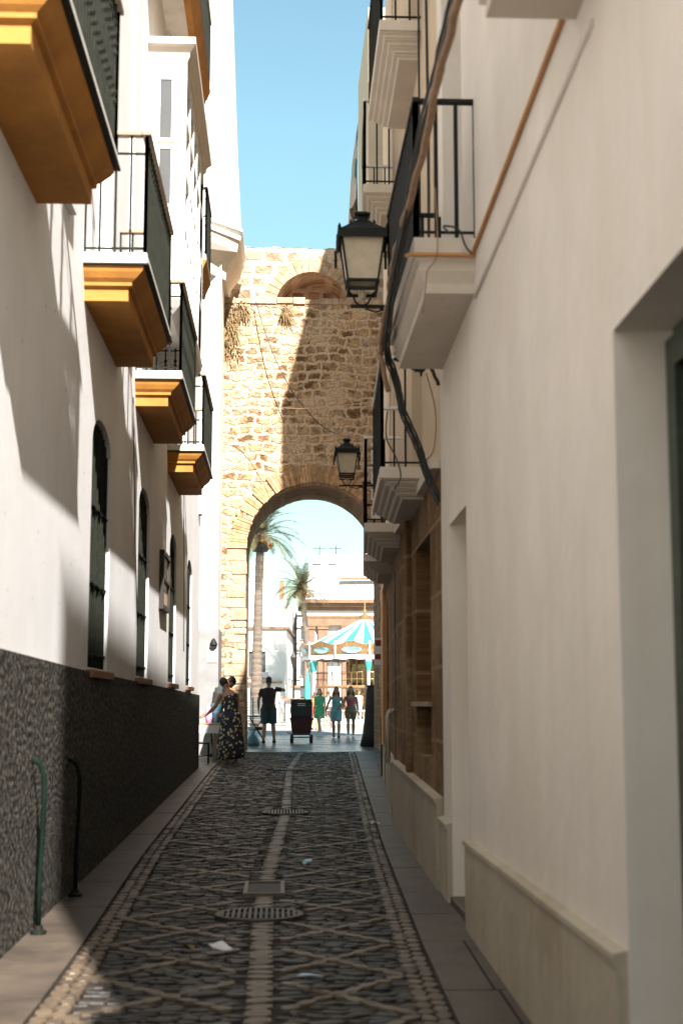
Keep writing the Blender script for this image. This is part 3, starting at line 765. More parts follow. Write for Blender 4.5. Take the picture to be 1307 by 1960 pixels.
# ------------------------------------------------------------------ right white house
def fmR(a, b):   # facade between two knots of WR
    (ya, xa), (yb, xb_) = a, b
    return lambda u, v, w: (xa + (xb_ - xa) * (u - ya) / (yb - ya) + w, u, v)
RH = empty('townhouse', (1.1, 5, 0), 0, 'near white house on the right with a deep doorway and one iron railed balcony', 'house')
HR = 12.6; NEAR = -.5
mb = MB(); k0, k1 = (-8, .93), (10.57, 1.20)
fr = lambda u, v, w: (lerp([(-8, .93), (4.65, 1.11), (10.57, 1.20)], u) + w, u, v)
d1 = [(2.9, -.05), (4.62, -.05), (4.62, 2.64), (2.9, 2.64)]
mb.panel([(NEAR, -.1), (4.65, -.1), (4.65, HR), (NEAR, HR)], [d1], fr, .24, .5)
d2 = [(8.95, .06), (9.98, .06), (9.98, 2.65), (8.95, 2.65)]
d3 = [(8.95, 4.24), (10.2, 4.24), (10.2, 7.2), (8.95, 7.2)]
mb.panel([(4.65, -.1), (10.57, -.1), (10.57, HR), (4.65, HR)], [d2, d3], fr, .3, .5)
mb.box(1.55, NEAR + .01, HR - .35, 9, 10.56, HR - .01); mb.box(1.5, NEAR + .005, -.1, 9, NEAR + .3, HR - .36); mb.box(1.69, 10.2, -.1, 9, 10.55, HR - .36)
mb.build('wall', M['white_right'], RH)
# lower wing behind the camera, lets the sun reach the near left wall
mb = MB(); mb.box(.93, -9, -.1, 9, NEAR - .01, 7.1); mb.build('low_wing', M['white_right'], RH)
def plinth_r(mb, a, b, h0, h1, t=.035):
    n = 6
    vs = []
    for i in range(n + 1):
        y = a + (b - a) * i / n; x = lerp(WR, y); h = h0 + (h1 - h0) * i / n
        vs += [(x + .02, y, -.05), (x - t, y, -.05), (x - t, y, h - .04), (x - t - .014, y, h - .03), (x - t - .014, y, h - .006), (x - t + .01, y, h), (x + .02, y, h + .012)]
    m_ = 7
    mb.add(vs, [(m_ * i + k, m_ * i + (k + 1) % m_, m_ * (i + 1) + (k + 1) % m_, m_ * (i + 1) + k) for i in range(n) for k in range(m_)] + [tuple(range(m_)), tuple(m_ * n + k for k in range(m_))])
for a, b, h0, h1 in ((NEAR, 2.88, .62, .62), (4.64, 8.94, .61, .565), (10.0, 10.6, .57, .575)):
    mb = MB(); plinth_r(mb, a, b, h0, h1); mb.build('plinth', M['plinth_right'], RH)
mb = MB(); x = 1.11 + .2
mb.box(x, 2.85, -.05, x + .06, 4.6, 2.62)
dr = mb.build('door', M['dark_wood'], RH)
mb = MB()
for k in range(9): mb.box(x - .012, 3.0 + k * .18, .35, x - .001, 3.02 + k * .18, 2.45)
mb.box(x - .03, 4.50, 0, x - .001, 4.6, 2.6); mb.box(x - .03, 2.9, 2.5, x - .001, 4.499, 2.62)
mb.build('door_frame', M['shutter'], dr)
mb = MB(); mb.box(1.43, 8.9, -.05, 1.47, 10.0, 2.62); dr = mb.build('door', M['trim'], RH)
mb = MB(); mb.box(1.17, 8.96, .02, 1.42, 9.97, .085); mb.build('doorstep', M['flag'], dr, bevel=.008)
mb = MB(); mb.box(1.45, 8.9, 4.2, 1.50, 10.25, 7.2); w = mb.build('balcony_door', M['grey_door'], RH)
mb = MB()
for yb in (8.99, 9.57, 10.15): mb.box(1.42, yb - .04, 4.25, 1.449, yb + .04, 7.2)
for z in (4.35, 5.2, 6.4): mb.box(1.425, 8.96, z - .05, 1.448, 10.19, z + .05)
mb.build('frame', M['grey_door'], w)
RC_ = [(.31, .07, 3.87), (.31, .07, 3.93), (.325, .06, 3.95), (.345, .04, 3.985), (.35, .03, 4.0), (.35, .03, 4.05), (.375, .01, 4.065), (.375, .01, 4.094)]
balcony(RH, -1, 1.18, 8.3, 10.42, 4.095, 4.20, .39, RC_, M['trim'], M['trim'], rail_h=.86, mt=M['iron'], sp=.125, mid=False, r=.012, top=M['iron'], toph=.03, topw=.045)
P0 = [(p, i, z) for p, i, z in RC_][4:]
balcony(RH, -1, 1.12, 2.6, 5.15, 4.095, 4.2, .39, P0, M['trim'], M['trim'], rail_h=.86, mt=M['iron'], sp=.125, mid=False, r=.012, top=M['iron'], toph=.03, topw=.045)

# ------------------------------------------------------------------ brown stone house beyond it
SH = empty('stone_house', (1.5, 17, 0), 0, 'brown ashlar house on the right with stacked moulded balconies and dark doorways', 'house')
K = WR[2:]
fs_ = lambda u, v, w: (lerp(WR, u) + w, u, v)
HS = 12.6
mb = MB(); mu = MB()
pieces = [(10.575, 15.7, [(11.5, 12.95, .95, 2.78)], [(12.2, 13.3, 3.5, 6.0), (12.2, 13.3, 7.6, 10.2)]),
          (15.7, 18.7, [(15.9, 16.5, .3, 2.9)], [(15.75 + .1, 16.7, 3.4, 6.0), (15.85, 16.7, 7.6, 10.2)]),
          (18.7, 24.7, [(21.2, 22.3, .35, 2.95)], [(18.95, 19.8, 3.4, 6.0)]),
          (24.7, 33.98, [(27, 28.2, .2, 2.8)], [])]
for a, b, lo, hi in pieces:
    rect = lambda q: [(q[0], q[2]), (q[1], q[2]), (q[1], q[3]), (q[0], q[3])]
    zt = HS if b < 30 else 6.4
    mb.panel([(a, -.1), (b, -.1), (b, 3.2), (a, 3.2)], [rect(q) for q in lo], fs_, .22, .5)
    mu.panel([(a, 3.2), (b, 3.2), (b, zt), (a, zt)], [rect(q) for q in hi], lambda u, v, w: (lerp(WR, u) + w + .004, u, v), .22, .5)
mb.build('lower_wall', M['ashlar'], SH); mu.build('upper_wall', M['cream'], SH)
mb = MB(); mb.box(2.6, 10.6, -.1, 9, 24.69, HS - .02); mb.box(1.75, 10.6, HS - .3, 2.59, 18, HS - .02); mb.box(2.35, 18, HS - .3, 2.59, 24.6, HS - .02)
mb.build('massing', M['cream'], SH)
mb = MB(); mb.box(3.1, 24.7, -.1, 9, 33.97, 6.3); mb.build('rear_wing', M['cream'], SH)
mb = MB(); mb.box(2.6, 23.2, HS, 9, 33.9, 19.0); mb.box(2.61, 33.0, 6.31, 9, 33.9, HS - .01); mb.build('unseen_penthouse', M['cream'], SH)  # out-of-view upper floors, added and sized to cast the tower's shadow edge
for a, b, lo, hi in pieces:
    for q in lo:
        x = lerp(WR, (q[0] + q[1]) / 2) + .2
        mb = MB(); mb.box(x, q[0] - .05, q[2] - .05, x + .05, q[1] + .05, q[3] + .05)
        d = mb.build('door', M['dark_wood'], SH)
        for z in (q[2] + .3, (q[2] + q[3]) / 2, q[3] - .35):
            mb = MB(); mb.box(x - .02, q[0], z, x - .001, q[1], z + .04); mb.build('rail', M['dark_wood'], d)
        if q[2] > .5:
            mb = MB(); mb.box(lerp(WR, q[0]) - .03, q[0] - .04, q[2] + .42, x, q[1] + .04, q[2] + .46); mb.build('sill', M['rail_wood'], d)
    for q in hi:
        x = lerp(WR, (q[0] + q[1]) / 2) + .2
        mb = MB(); mb.box(x, q[0] - .05, q[2] - .05, x + .05, q[1] + .05, q[3] + .05); d = mb.build('balcony_door', M['grey_door'], SH)
        mb = MB()
        for yb in (q[0] + .04, (q[0] + q[1]) / 2, q[1] - .04): mb.box(x - .04, yb - .04, q[2], x - .001, yb + .04, q[3])
        mb.build('frame', M['trim'], d)
for a, b, h0, h1 in ((10.62, 15.6, .70, .78), (16.6, 21.1, .72, .74), (22.35, 26.9, .74, .78)):
    mb = MB(); plinth_r(mb, a, b, h0, h1, .05); mb.build('plinth', M['plinth_right'], SH)
mb = MB(); mb.box(lerp(WR, 23) - .09, 22.6, .74, lerp(WR, 23) + .02, 22.95, 3.35); mb.build('pilaster', M['lit_sandstone'], SH, bevel=.01)
mb = MB(); mb.box(lerp(WR, 13.6) - .05, 13.5, .75, lerp(WR, 13.6), 13.7, 3.2); mb.build('pilaster', M['ashlar'], SH, bevel=.01)
mb = MB()
for i in range(len(K) - 1):
    (ya, xa), (yb, xbb) = K[i], K[i + 1]
    if i >= 3: break
    mb.add([(xa - .07, ya + (.01 if i == 0 else 0), 3.16), (xbb - .07, yb, 3.16), (xbb - .07, yb, 3.24), (xa - .07, ya + (.01 if i == 0 else 0), 3.24), (xa + .01, ya + .01, 3.16), (xbb + .01, yb, 3.16), (xbb + .01, yb, 3.24), (xa + .01, ya + .01, 3.24)], [(0, 1, 2, 3), (0, 4, 5, 1), (3, 2, 6, 7), (0, 3, 7, 4), (1, 5, 6, 2)])
mb.build('string_course', M['trim'], SH)
def stepped(z1, pr, hh):
    """many-stepped moulding hanging below the slab"""
    out = []; n = 4
    for i in range(n):
        z = z1 - hh + hh * i / n; p = pr * (.52 + .46 * i / n); q = .22 * (1 - i / n)
        out += [(p, q, z + .005), (p + .015, q - .01, z + hh / n * .55), (p + .05, q - .035, z + hh / n * .8), (p + .05, q - .035, z + hh / n)]
    return [(a, max(0.005, b), c) for a, b, c in out]
def sbal(y0, y1, z1, xo, hh, rail_h=.9, sp=.12, top=None, thick=.1, k=.045):
    xw = lerp(WR, y0) + .03
    pr = xw - xo
    sl = balcony(SH, -1, xw, y0, y1, z1 - thick, z1, pr, stepped(z1 - thick - .001, pr, hh), M['trim'], M['trim'], rail_h=rail_h, mt=M['iron'], sp=sp, mid=False, r=.009, top=top or M['iron'], toph=.03, topw=.045)
    for o in [sl] + list(sl.children):       # the slab follows the bend of the wall
        for v in o.data.vertices: v.co.x += k * (v.co.y + 17 - y0)
    return sl
b1 = sbal(11.85, 14.0, 3.38, .83, .15, .93, sp=.16, top=M['white_trim'], k=.034)
b2 = sbal(14.85, 16.9, 3.28, .87, .14, .9, sp=.16, top=M['white_trim'], k=.055)
b3 = sbal(18.0, 20.1, 3.28, 1.04, .13, .9, k=.06)
b4 = sbal(12.0, 14.0, 7.46, .85, .18, k=.01)
b5 = sbal(14.9, 16.9, 7.02, .87, .17, .95, top=M['white_trim'], k=.05)
# towel hanging on the far upper railing, dotted board on the middle one
xo = .89
mb = MB(); vs = []; n = 14
for i in range(n):
    yy = 15.5 + 1.3 * i / (n - 1)
    for j, z in enumerate((7.98, 7.5, 7.08)): vs.append((xo - .045 - .02 * math.sin(i * 1.1) * j - .01 * j, yy, z - (.12 * math.sin(i * .7) if j == 2 else 0)))
mb.add(vs, [(3 * i + j, 3 * i + j + 1, 3 * i + j + 4, 3 * i + j + 3) for i in range(n - 1) for j in range(2)])
mb.add([(x + .006, y, z) for x, y, z in vs], [(3 * i + j, 3 * i + j + 3, 3 * i + j + 4, 3 * i + j + 1) for i in range(n - 1) for j in range(2)])
tag(mb.build('towel', mat('towel', (.55, .5, .44), .9, col2=(.03, .13, .08), scale=2.2, mixpos=(.45, .5)), smooth=True), 'white and green towel hung over the highest far right balcony railing', 'towel')
mb = MB(); 
for z0, z1 in ((3.36, 3.5), (3.56, 3.68), (3.74, 3.86), (3.95, 4.1), (4.14, 4.18)): mb.box(xo + .06, 14.905, z0 - .03, xo + .15, 14.925, z1 - .03)
e = empty('perforated_screen', (xo, 14.9, 3.3), 0, 'white perforated slats behind the railing beside the farther lantern', 'screen')
mb.build('slat', M['white_trim'], e)
mb = MB()
for z in (3.40, 3.59, 3.77, 3.84, 3.98, 4.04): 
    for xx in (.085, .125): mb.box(xo + xx - .009, 14.899, z - .03, xo + xx + .009, 14.904, z - .012)
mb.build('hole', M['iron'], e)

# ------------------------------------------------------------------ cables and conduit of the right fronts
def cable(name, pts, r, m, label, seg=8, wob=0, parent=None):
    P = [Vector(p) for p in pts]; out = []
    rr = random.Random(len(pts))
    for i in range(len(P) - 1):
        p0, p1, p2, p3 = P[max(i - 1, 0)], P[i], P[i + 1], P[min(i + 2, len(P) - 1)]
        for k in range(5):
            t = k / 5; q = .5 * ((2 * p1) + (p2 - p0) * t + (2 * p0 - 5 * p1 + 4 * p2 - p3) * t * t + (3 * p1 - p0 - 3 * p2 + p3) * t ** 3)
            out.append(q + Vector((rr.uniform(-wob, wob), 0, rr.uniform(-wob, wob))))
    out.append(P[-1]); mb = MB(); mb.smooth = True; mb.tube(out, r, seg)
    o = mb.build(name, m, parent)
    return tag(o, label, 'cable') if label else o
tan = [(.72, 4.4, 4.15), (.72, 5.48, 4.26), (.715, 6.15, 4.28), (.715, 6.61, 4.22), (.715, 7.28, 4.21), (.715, 8.08, 4.23), (.725, 9.1, 4.26), (.74, 9.64, 4.19), (.73, 10.3, 4.0), (.74, 10.36, 3.95), (.80, 10.46, 3.72)]
cable('conduit', tan, .02, M['brown_cable'], 'thick brown wrapped conduit slung along the right balcony railing', wob=.008)
blk = [(.73, 4.6, 4.4), (.73, 5.77, 4.41), (.73, 6.39, 4.39), (.73, 7.03, 4.40), (.725, 7.53, 4.31), (.715, 8.2, 4.19), (.72, 8.9, 4.15), (.74, 9.62, 4.08), (.77, 10.3, 4.0), (.82, 10.45, 3.90), (.87, 10.5, 3.75), (.9, 10.5, 3.59), (.96, 10.55, 3.47), (1.03, 10.6, 3.32), (1.08, 10.62, 3.17), (1.13, 10.62, 3.03), (1.19, 10.61, 2.91)]
cb = empty('cable_bundle', (.8, 9, 4), 0, 'tangled bundle of black cables running under the right balcony and down its corner', 'cables')
for k, (dx, dz) in enumerate(((0, 0), (.022, .018), (-.012, .03), (.02, -.022), (-.01, -.03))):
    cable('cable', [(x + dx, y, z + dz) for x, y, z in blk], .008 if k else .012, M['black_cable'], None, wob=.003, parent=cb)
cable('cable', [(.84, 10.5, 3.98), (.98, 10.55, 3.93), (1.05, 10.58, 3.91), (1.12, 10.58, 3.95), (1.19, 10.59, 3.8)], .014, M['black_cable'], 'short black cable looping from the bundle to the house corner', wob=.008)
cable('cable', [(1.1, 10.61, 3.9), (1.17, 10.62, 3.6), (1.15, 10.62, 3.3), (1.05, 10.62, 3.2)], .005, M['brown_cable'], 'thin brown wire loop hanging at the white house corner', 6)
cable('cable', [(.80, 10.6, 3.6), (.79, 10.6, 3.4), (.86, 10.6, 3.25), (.9, 10.6, 3.1), (.85, 10.6, 3.0)], .006, M['black_cable'], 'thin dark wire loop left of the black cable bundle', 6)
oc = [(lerp(WR, y) - .013, y, 4.11) for y in (4.8, 5.4, 6.5, 7.5, 8.27)] + [(1.155, 8.285, 4.08), (1.10, 8.285, 4.085), (.9, 8.285, 4.085), (.77, 8.285, 4.085), (.75, 8.33, 4.09)]
mb = MB(); mb.smooth = True; mb.tube(oc, .013, 8); tag(mb.build('cable', M['orange_cable']), 'orange brown cable clipped along the white right wall up to the balcony', 'cable')
mb = MB(); mb.smooth = True; mb.tube([(lerp(WR, y) - .004, y, 3.83) for y in (4.8, 5.4, 6.5, 7.5, 8.3)], .016, 8); tag(mb.build('cable', M['white_right']), 'white painted cable running parallel below the orange brown one', 'cable')
cable('cable', [(1.0, 8.27, 4.22), (.97, 8.27, 4.26), (1.06, 8.27, 4.24), (1.1, 8.27, 4.14), (1.14, 8.27, 4.09)], .006, M['black_cable'], 'short dark wire curling over the near edge of the right balcony', 6)
cable('cable', [(.92, 8.27, 4.5), (.93, 8.27, 4.1), (.87, 8.27, 3.98), (.86, 8.27, 3.9), (.84, 8.27, 3.72)], .004, M['brown_cable'], 'thin brown wire hanging across the front of the right balcony slab', 6)
cable('cable', [(-.65, 33.8, 11.1), (-.26, 33.5, 9.83), (.25, 33.3, 8.76), (.87, 33.0, 7.94), (1.32, 32, 7.48), (1.6, 26, 6.28)], .012, M['black_cable'], 'thin dark wire sagging diagonally across the tower face', 5)
cable('cable', [(-1.5, 33, 8.57), (-.74, 33, 8.41), (.24, 32, 8.08), (1.13, 30, 7.72), (1.75, 25, 6.77)], .008, M['brown_cable'], 'thin pale wire crossing the tower face nearly level', 5)
cable('cable', [(1.65, 26, 8.8), (1.64, 26, 7.5), (1.63, 26, 6.36)], .006, M['orange_cable'], 'thin light wire hanging straight down before the tower', 5)
for (x0, y0, z0, x1, y1, z1) in ((1.2, 12.05, 9.0, 1.2, 12.05, 3.5), (1.19, 11.2, 12.0, 1.19, 11.25, 3.9)):
    pass
cable('cable', [(1.195, 11.3, 11.5), (1.19, 11.3, 8.5), (1.2, 11.28, 6.0), (1.19, 11.25, 4.2)], .012, M['black_cable'], 'dark cable running straight down the cream wall beside the white corner', 6)
cable('cable', [(1.2, 12.0, 11.5), (1.2, 12.0, 7.5), (1.2, 12.0, 4.2)], .01, M['black_cable'], 'thinner dark cable on the cream wall left of the first one', 6)

# ------------------------------------------------------------------ lanterns
def lantern_root(loc, label, wall_dx):
    """loc = centre of the lantern's base plate"""
    e = empty('street_lantern', loc, 0, label, 'street lantern', 'wall lanterns on the right')
    b, t, H = .13, .185, .395       # half widths and glass height
    zb = .075
    def P(sx, sy, k): w = b + (t - b) * k; return Vector((sx * w, sy * w, zb + H * k))
    mb = LMB()
    for sx in (-1, 1):
        for sy in (-1, 1): mb.tube([P(sx, sy, 0), P(sx, sy, 1)], .012, 4)
    for z, w in ((zb, b), (zb - .07, b * .92), (zb + H, t)):
        for k in range(4):
            a = math.pi / 2 * k; c, s_ = round(math.cos(a)), round(math.sin(a))
            if c: mb.box(c * w - .012, -w - .012, z - .012, c * w + .012, w + .012, z + .012)
            else: mb.box(-w + .0121, s_ * w - .012, z - .012, w - .0121, s_ * w + .012, z + .012)
    for sx in (-1, 1):
        for sy in (-1, 1):
            mb.tube([(sx * b, sy * b, zb), (sx * b * .92, sy * b * .92, zb - .07)], .008, 4)
    for sx in (-1, 1):
        mb.tube([(sx * b * .85, 0, zb - .07), (sx * .08, 0, zb - .11), (sx * .055, 0, zb - .165), (sx * .03, 0, zb - .185), (0, 0, zb - .19)], .009, 6)
    mb.build('frame', M['iron'], e)
    mb = LMB(); vs = []
    for k in (0.02, .98):
        for sx, sy in ((-1, -1), (1, -1), (1, 1), (-1, 1)): q = P(sx, sy, k); vs.append((q.x * .97, q.y * .97, q.z))
    mb.add(vs, [(0, 1, 5, 4), (1, 2, 6, 5), (2, 3, 7, 6), (3, 0, 4, 7), (3, 2, 1, 0)]); mb.build('glass', M['frosted'], e)
    mb = LMB(); vs = []; zt = zb + H + .012
    prof = [(t + .035, zt - .05), (t + .035, zt + .03), (t + .01, zt + .035), (t * .55, zt + .11), (t * .33, zt + .15), (.05, zt + .155), (.042, zt + .19), (.07, zt + .205), (.072, zt + .215), (.035, zt + .24), (.005, zt + .25)]
    for w, z in prof: vs += [(-w, -w, z), (w, -w, z), (w, w, z), (-w, w, z)]
    mb.add(vs, [(4 * i + k, 4 * i + (k + 1) % 4, 4 * i + 4 + (k + 1) % 4, 4 * i + 4 + k) for i in range(len(prof) - 1) for k in range(4)])
    cp = mb.build('cap', M['iron'], e)
    for sx in (-1, 1):
        for sy in (-1, 1):
            mb = LMB(); mb.lathe((sx * (t + .02), sy * (t + .02), zt + .03), [(.014, 0), (.016, .015), (.004, .045)], 6); mb.build('finial', M['iron'], cp)
            mb = LMB(); mb.lathe((sx * t * .55, sy * t * .55, zt + .11), [(.01, 0), (.012, .012), (.003, .035)], 6); mb.build('finial', M['iron'], cp)
            mb = LMB(); mb.box(sx * (t + .036) - .012, sy * (t + .036) - .012, zt - .2, sx * (t + .036) + .012, sy * (t + .036) + .012, zt - .04); mb.build('corner_drop', M['iron'], cp)
    mb = LMB(); mb.smooth = True; mb.ball((0, 0, zb - .1), .035, .035, .05, 8, 6); mb.build('bulb', M['frosted'], e)
    mb = LMB(); z = zb - .20; mb.box(-.10, -.012, z - .014, wall_dx, .012, z + .014)
    mb.smooth = True
    mb.tube([(.03, 0, z - .02), (.12, 0, z - .05), (.2, 0, z - .02)], .008, 6); mb.tube([(.15, 0, z - .01), (wall_dx * .75, 0, z - .16), (wall_dx, 0, z - .3)], .009, 6)
    mb.smooth = False; mb.box(wall_dx - .01, -.05, z - .34, wall_dx + .01, .05, z + .06)
    mb.build('bracket', M['iron'], e)
    return e
l1 = lantern_root((.69, 12.0, 4.94), 'nearer and larger black lantern bracketed from the right beside the balcony', .52)
# farther lantern: its own copy with a longer bracket
l2 = copy_tree(l1); l2.location = (1.02, 22.0, 4.88); l2.scale = (.88, .88, .88)
l2['label'] = 'farther lantern hanging in front of the tower above the arch'
for ch in l2.children:
    if ch.name.startswith('bracket'): ch.scale = (1.4, 1, 1)

# thin bollard / post with hooked top on the right
e = empty('iron_post', (1.74, 24.3, .16), 0, 'thin black iron post with a hooked top by the right wall', 'post')
mb = MB(); mb.smooth = True; mb.tube([(1.72, 24.3, .14), (1.72, 24.3, 1.14), (1.735, 24.3, 1.18), (1.79, 24.3, 1.19)], .022, 8); mb.build('pole', M['iron'], e)
mb = MB(); mb.lathe((1.72, 24.3, .14), [(.05, 0), (.05, .03), (.03, .05)], 10); mb.build('foot', M['iron'], e)
mb = MB(); mb.smooth = True; xx = lerp(WR, 16.9) - .08; mb.tube([(xx, 16.9, .7), (xx, 16.9, 1.25), (xx + .02, 16.9, 1.3), (xx + .08, 16.9, 1.31)], .03, 8); tag(mb.build('pipe', M['pipe_white']), 'short worn white pipe on the brown stone wall', 'pipe')
e = empty('poster', (1.7, 26.6, 2.3), 0, 'small red and white poster on the dark right wall near the arch', 'poster')
x = lerp(WR, 26.6)
mb = MB(); mb.box(x - .22, 26.6, 2.1, x - .02, 26.62, 2.6); mb.build('sheet', M['paper'], e)
mb = MB(); mb.box(x - .2, 26.594, 2.45, x - .04, 26.599, 2.56); mb.box(x - .2, 26.594, 2.2, x - .1, 26.599, 2.3); mb.build('print', mat('red_print', (.2, .03, .02), .6), e)
#PART2

# ================================================================== the square beyond the arch
M['bark'] = mat('palm_bark', (.22, .165, .125), .9, col2=(.12, .09, .065), stretch=(1, 1, 9), scale=2.5, bump=.8, bscale=14, bdist=.03)
M['frond'] = mat('palm_frond', (.105, .09, .035), .65, col2=(.055, .05, .02), scale=5, island=.3)
M['date'] = mat('palm_fruit', (.42, .2, .04), .6)
M['far_white'] = plaster('far_white', (.64, .62, .59), (.48, .43, .38), s=.8, bump=.1)
M['brickpink'] = mat('pink_brick', (.25, .135, .085), .9, col2=(.19, .10, .06), scale=3, stretch=(1, 1, 5), bump=.3)
M['tan_stone'] = mat('tan_stone', (.24, .145, .085), .9, col2=(.17, .10, .06), scale=2, bump=.3)
M['gold'] = mat('gilding', (.40, .24, .11), .45, col2=(.2, .11, .045), scale=9, metal=.35)
M['aqua'] = mat('aqua_canvas', (.035, .25, .29), .7)
M['teal'] = mat('teal_paint', (.05, .38, .34), .6)
M['canvas'] = mat('white_canvas', (.8, .78, .74), .8)
M['painting'] = mat('painted_scene', (.35, .62, .68), .5, col2=(.12, .28, .32), scale=3)
M['mirror'] = mat('mirror_panel', (.35, .26, .16), .15, col2=(.1, .07, .04), scale=6, metal=.5)
M['wood_deck'] = mat('deck_wood', (.35, .2, .1), .6)
M['grey_solar'] = mat('skylight_grey', (.3, .3, .33), .3)
M['slat_white'] = mat('slat_white', (.72, .7, .66), .6)

def palm(x, y, zb, pts, r0, r1, nf, L, label, collar=False, sd=1):
    r = random.Random(sd); e = empty('palm_tree', (x, y, zb), 0, label, 'palm tree', 'palm trees on the square')
    mb = MB(); P = [Vector(p) for p in pts]; rings = []; n = 60
    def at(t):
        t *= len(P) - 1; i = min(int(t), len(P) - 2); t -= i
        p0, p1, p2, p3 = P[max(i - 1, 0)], P[i], P[i + 1], P[min(i + 2, len(P) - 1)]
        return .5 * ((2 * p1) + (p2 - p0) * t + (2 * p0 - 5 * p1 + 4 * p2 - p3) * t * t + (3 * p1 - p0 - 3 * p2 + p3) * t ** 3)
    for i in range(n + 1):
        t = i / n; rr = r0 + (r1 - r0) * t; rings.append((at(t), rr * (1.05 if i % 2 else .98), rr * (1.05 if i % 2 else .98)))
    mb.loft(rings, side=(1, 0, 0), seg=12); mb.build('trunk', M['bark'], e)
    top = P[-1]; mb = MB()
    for k in range(40):
        a = k * 2.4; z = -.55 + .6 * (k / 40); q = r1 * 1.25
        c = top + Vector((math.cos(a) * q, math.sin(a) * q, z)); mb.loft([(c, .05, .03), (c + Vector((math.cos(a) * .1, math.sin(a) * .1, .22)), .025, .015)], seg=5)
    mb.ball(top + Vector((0, 0, -.12)), r1 * 1.5, r1 * 1.5, .35, 10, 6); mb.build('crownshaft', M['bark'], e)
    for k in range(nf):
        a = k * 2.39996 + r.uniform(-.2, .2); el = 1.40 - 1.60 * (k / nf) ** .9 + r.uniform(-.1, .1); LL = L * r.uniform(.85, 1.08)
        mb = MB(); d = Vector((math.cos(a) * math.cos(el), math.sin(a) * math.cos(el), math.sin(el))); p = top + Vector((0, 0, .05)); ns = 26; pp = [p.copy()]
        for s_ in range(ns):
            d = (d + Vector((0, 0, -.035 - .045 * s_ / ns))).normalized(); p = p + d * (LL / ns); pp.append(p.copy())
        mb.tube(pp, .022, 4, .005)
        for s_ in range(3, ns + 1):
            t = s_ / ns; q = pp[s_]; dd = (pp[s_] - pp[s_ - 1]).normalized(); sx = dd.cross(Vector((0, 0, 1)));
            if sx.length < .1: sx = Vector((math.sin(a), -math.cos(a), 0))
            sx.normalize(); upv = sx.cross(dd)
            ll = LL * .17 * math.sin(math.pi * min(1, .12 + t * .88)) ** .6 + .04
            for sg in (-1, 1):
                for off in (0, .5):
                    q0 = q - dd * (off * LL / ns); tip = q0 + (sx * sg * .78 + dd * .62 + upv * r.uniform(-.05, .28)).normalized() * ll * r.uniform(.85, 1.1) + Vector((0, 0, -.12 * ll))
                    w = dd * .011; mid = q0.lerp(tip, .5) + Vector((0, 0, .03 * ll))
                    mb.add([q0 - w, q0 + w, mid + w * 1.1, mid - w * 1.1, tip], [(0, 1, 2, 3), (3, 2, 4)])
        mb.build('frond', M['frond'], e)
    for k in range(7):
        a = k * .9 + .3; mb = MB(); c = top + Vector((math.cos(a) * .45, math.sin(a) * .45, -.25 + .1 * (k % 3)))
        mb.tube([top + Vector((0, 0, .05)), top.lerp(c, .5) + Vector((0, 0, .15)), c], .02, 5)
        for q in range(14): mb.ball(c + Vector((r.gauss(0, .07), r.gauss(0, .07), -r.uniform(0, .22))), .035, .035, .045, 5, 4)
        mb.build('fruit_cluster', M['date'], e)
    if collar:
        mb = MB(); c = pts[-1]; mb.lathe((c[0], c[1], c[2] - .62), [(r1 * 1.1, -.02), (.30, .0), (.42, .18), (.43, .28), (.38, .28), (.2, .14), (.1, .12)], 20); mb.build('collar', M['dark_wood'], e)
    return e
palm(-.98, 60, ZG, [(-1.0, 60, ZG), (-.99, 60, 2.5), (-.95, 60, 5), (-.88, 60, 8.35)], .25, .155, 36, 2.1, 'tall straight palm with a dark collar at the left side of the arch view', True, 3)
palm(1.95, 85, ZG, [(2.1, 85, ZG), (1.9, 85, 2.4), (1.55, 85, 5.2), (1.25, 85, 8.1)], .22, .15, 42, 2.25, 'slender leaning palm with a full round crown in the middle of the arch view', False, 8)

def house(name, loc, label, cat='house'): return empty(name, loc, 0, label, cat)
def footprint(mb, fp, z0, z1):
    n = len(fp); mb.add([(x, y, z0) for x, y in fp] + [(x, y, z1) for x, y in fp], [tuple(range(n - 1, -1, -1)), tuple(range(n, 2 * n))] + [(i, (i + 1) % n, n + (i + 1) % n, n + i) for i in range(n)])
def ffm(a, b):  # front plane from (x,y) a to b; u metres along, v up, w inwards
    A = Vector((a[0], a[1], 0)); D = (Vector((b[0], b[1], 0)) - A).normalized(); N = Vector((-D.y, D.x, 0))
    return lambda u, v, w: tuple(A + D * u + N * w + Vector((0, 0, v)))
def window_at(parent, fm, u0, u1, v0, v1, rail=False):
    mb = MB()
    def bx(mb, a, b, c, d, w0, w1): mb.add([fm(*p) for p in ((a, c, w0), (b, c, w0), (b, d, w0), (a, d, w0), (a, c, w1), (b, c, w1), (b, d, w1), (a, d, w1))], [(0, 1, 2, 3), (4, 7, 6, 5), (0, 4, 5, 1), (1, 5, 6, 2), (2, 6, 7, 3), (3, 7, 4, 0)])
    bx(mb, u0, u1, v0, v1, .12, .16); w = mb.build('window', M['glass'], parent)
    mb = MB(); t = .05
    for q in ((u0, u0 + t, v0, v1), (u1 - t, u1, v0, v1), (u0 + t, u1 - t, v0, v0 + t), (u0 + t, u1 - t, v1 - t, v1), ((u0 + u1) / 2 - .02, (u0 + u1) / 2 + .02, v0 + t, v1 - t)): bx(mb, *q, .06, .119)
    mb.build('frame', M['dark_wood'], w)
    mb = MB(); bx(mb, u0 - .08, u1 + .08, v0 - .1, v0 - .02, -.08, .1); mb.build('sill', M['tan_stone'], w)
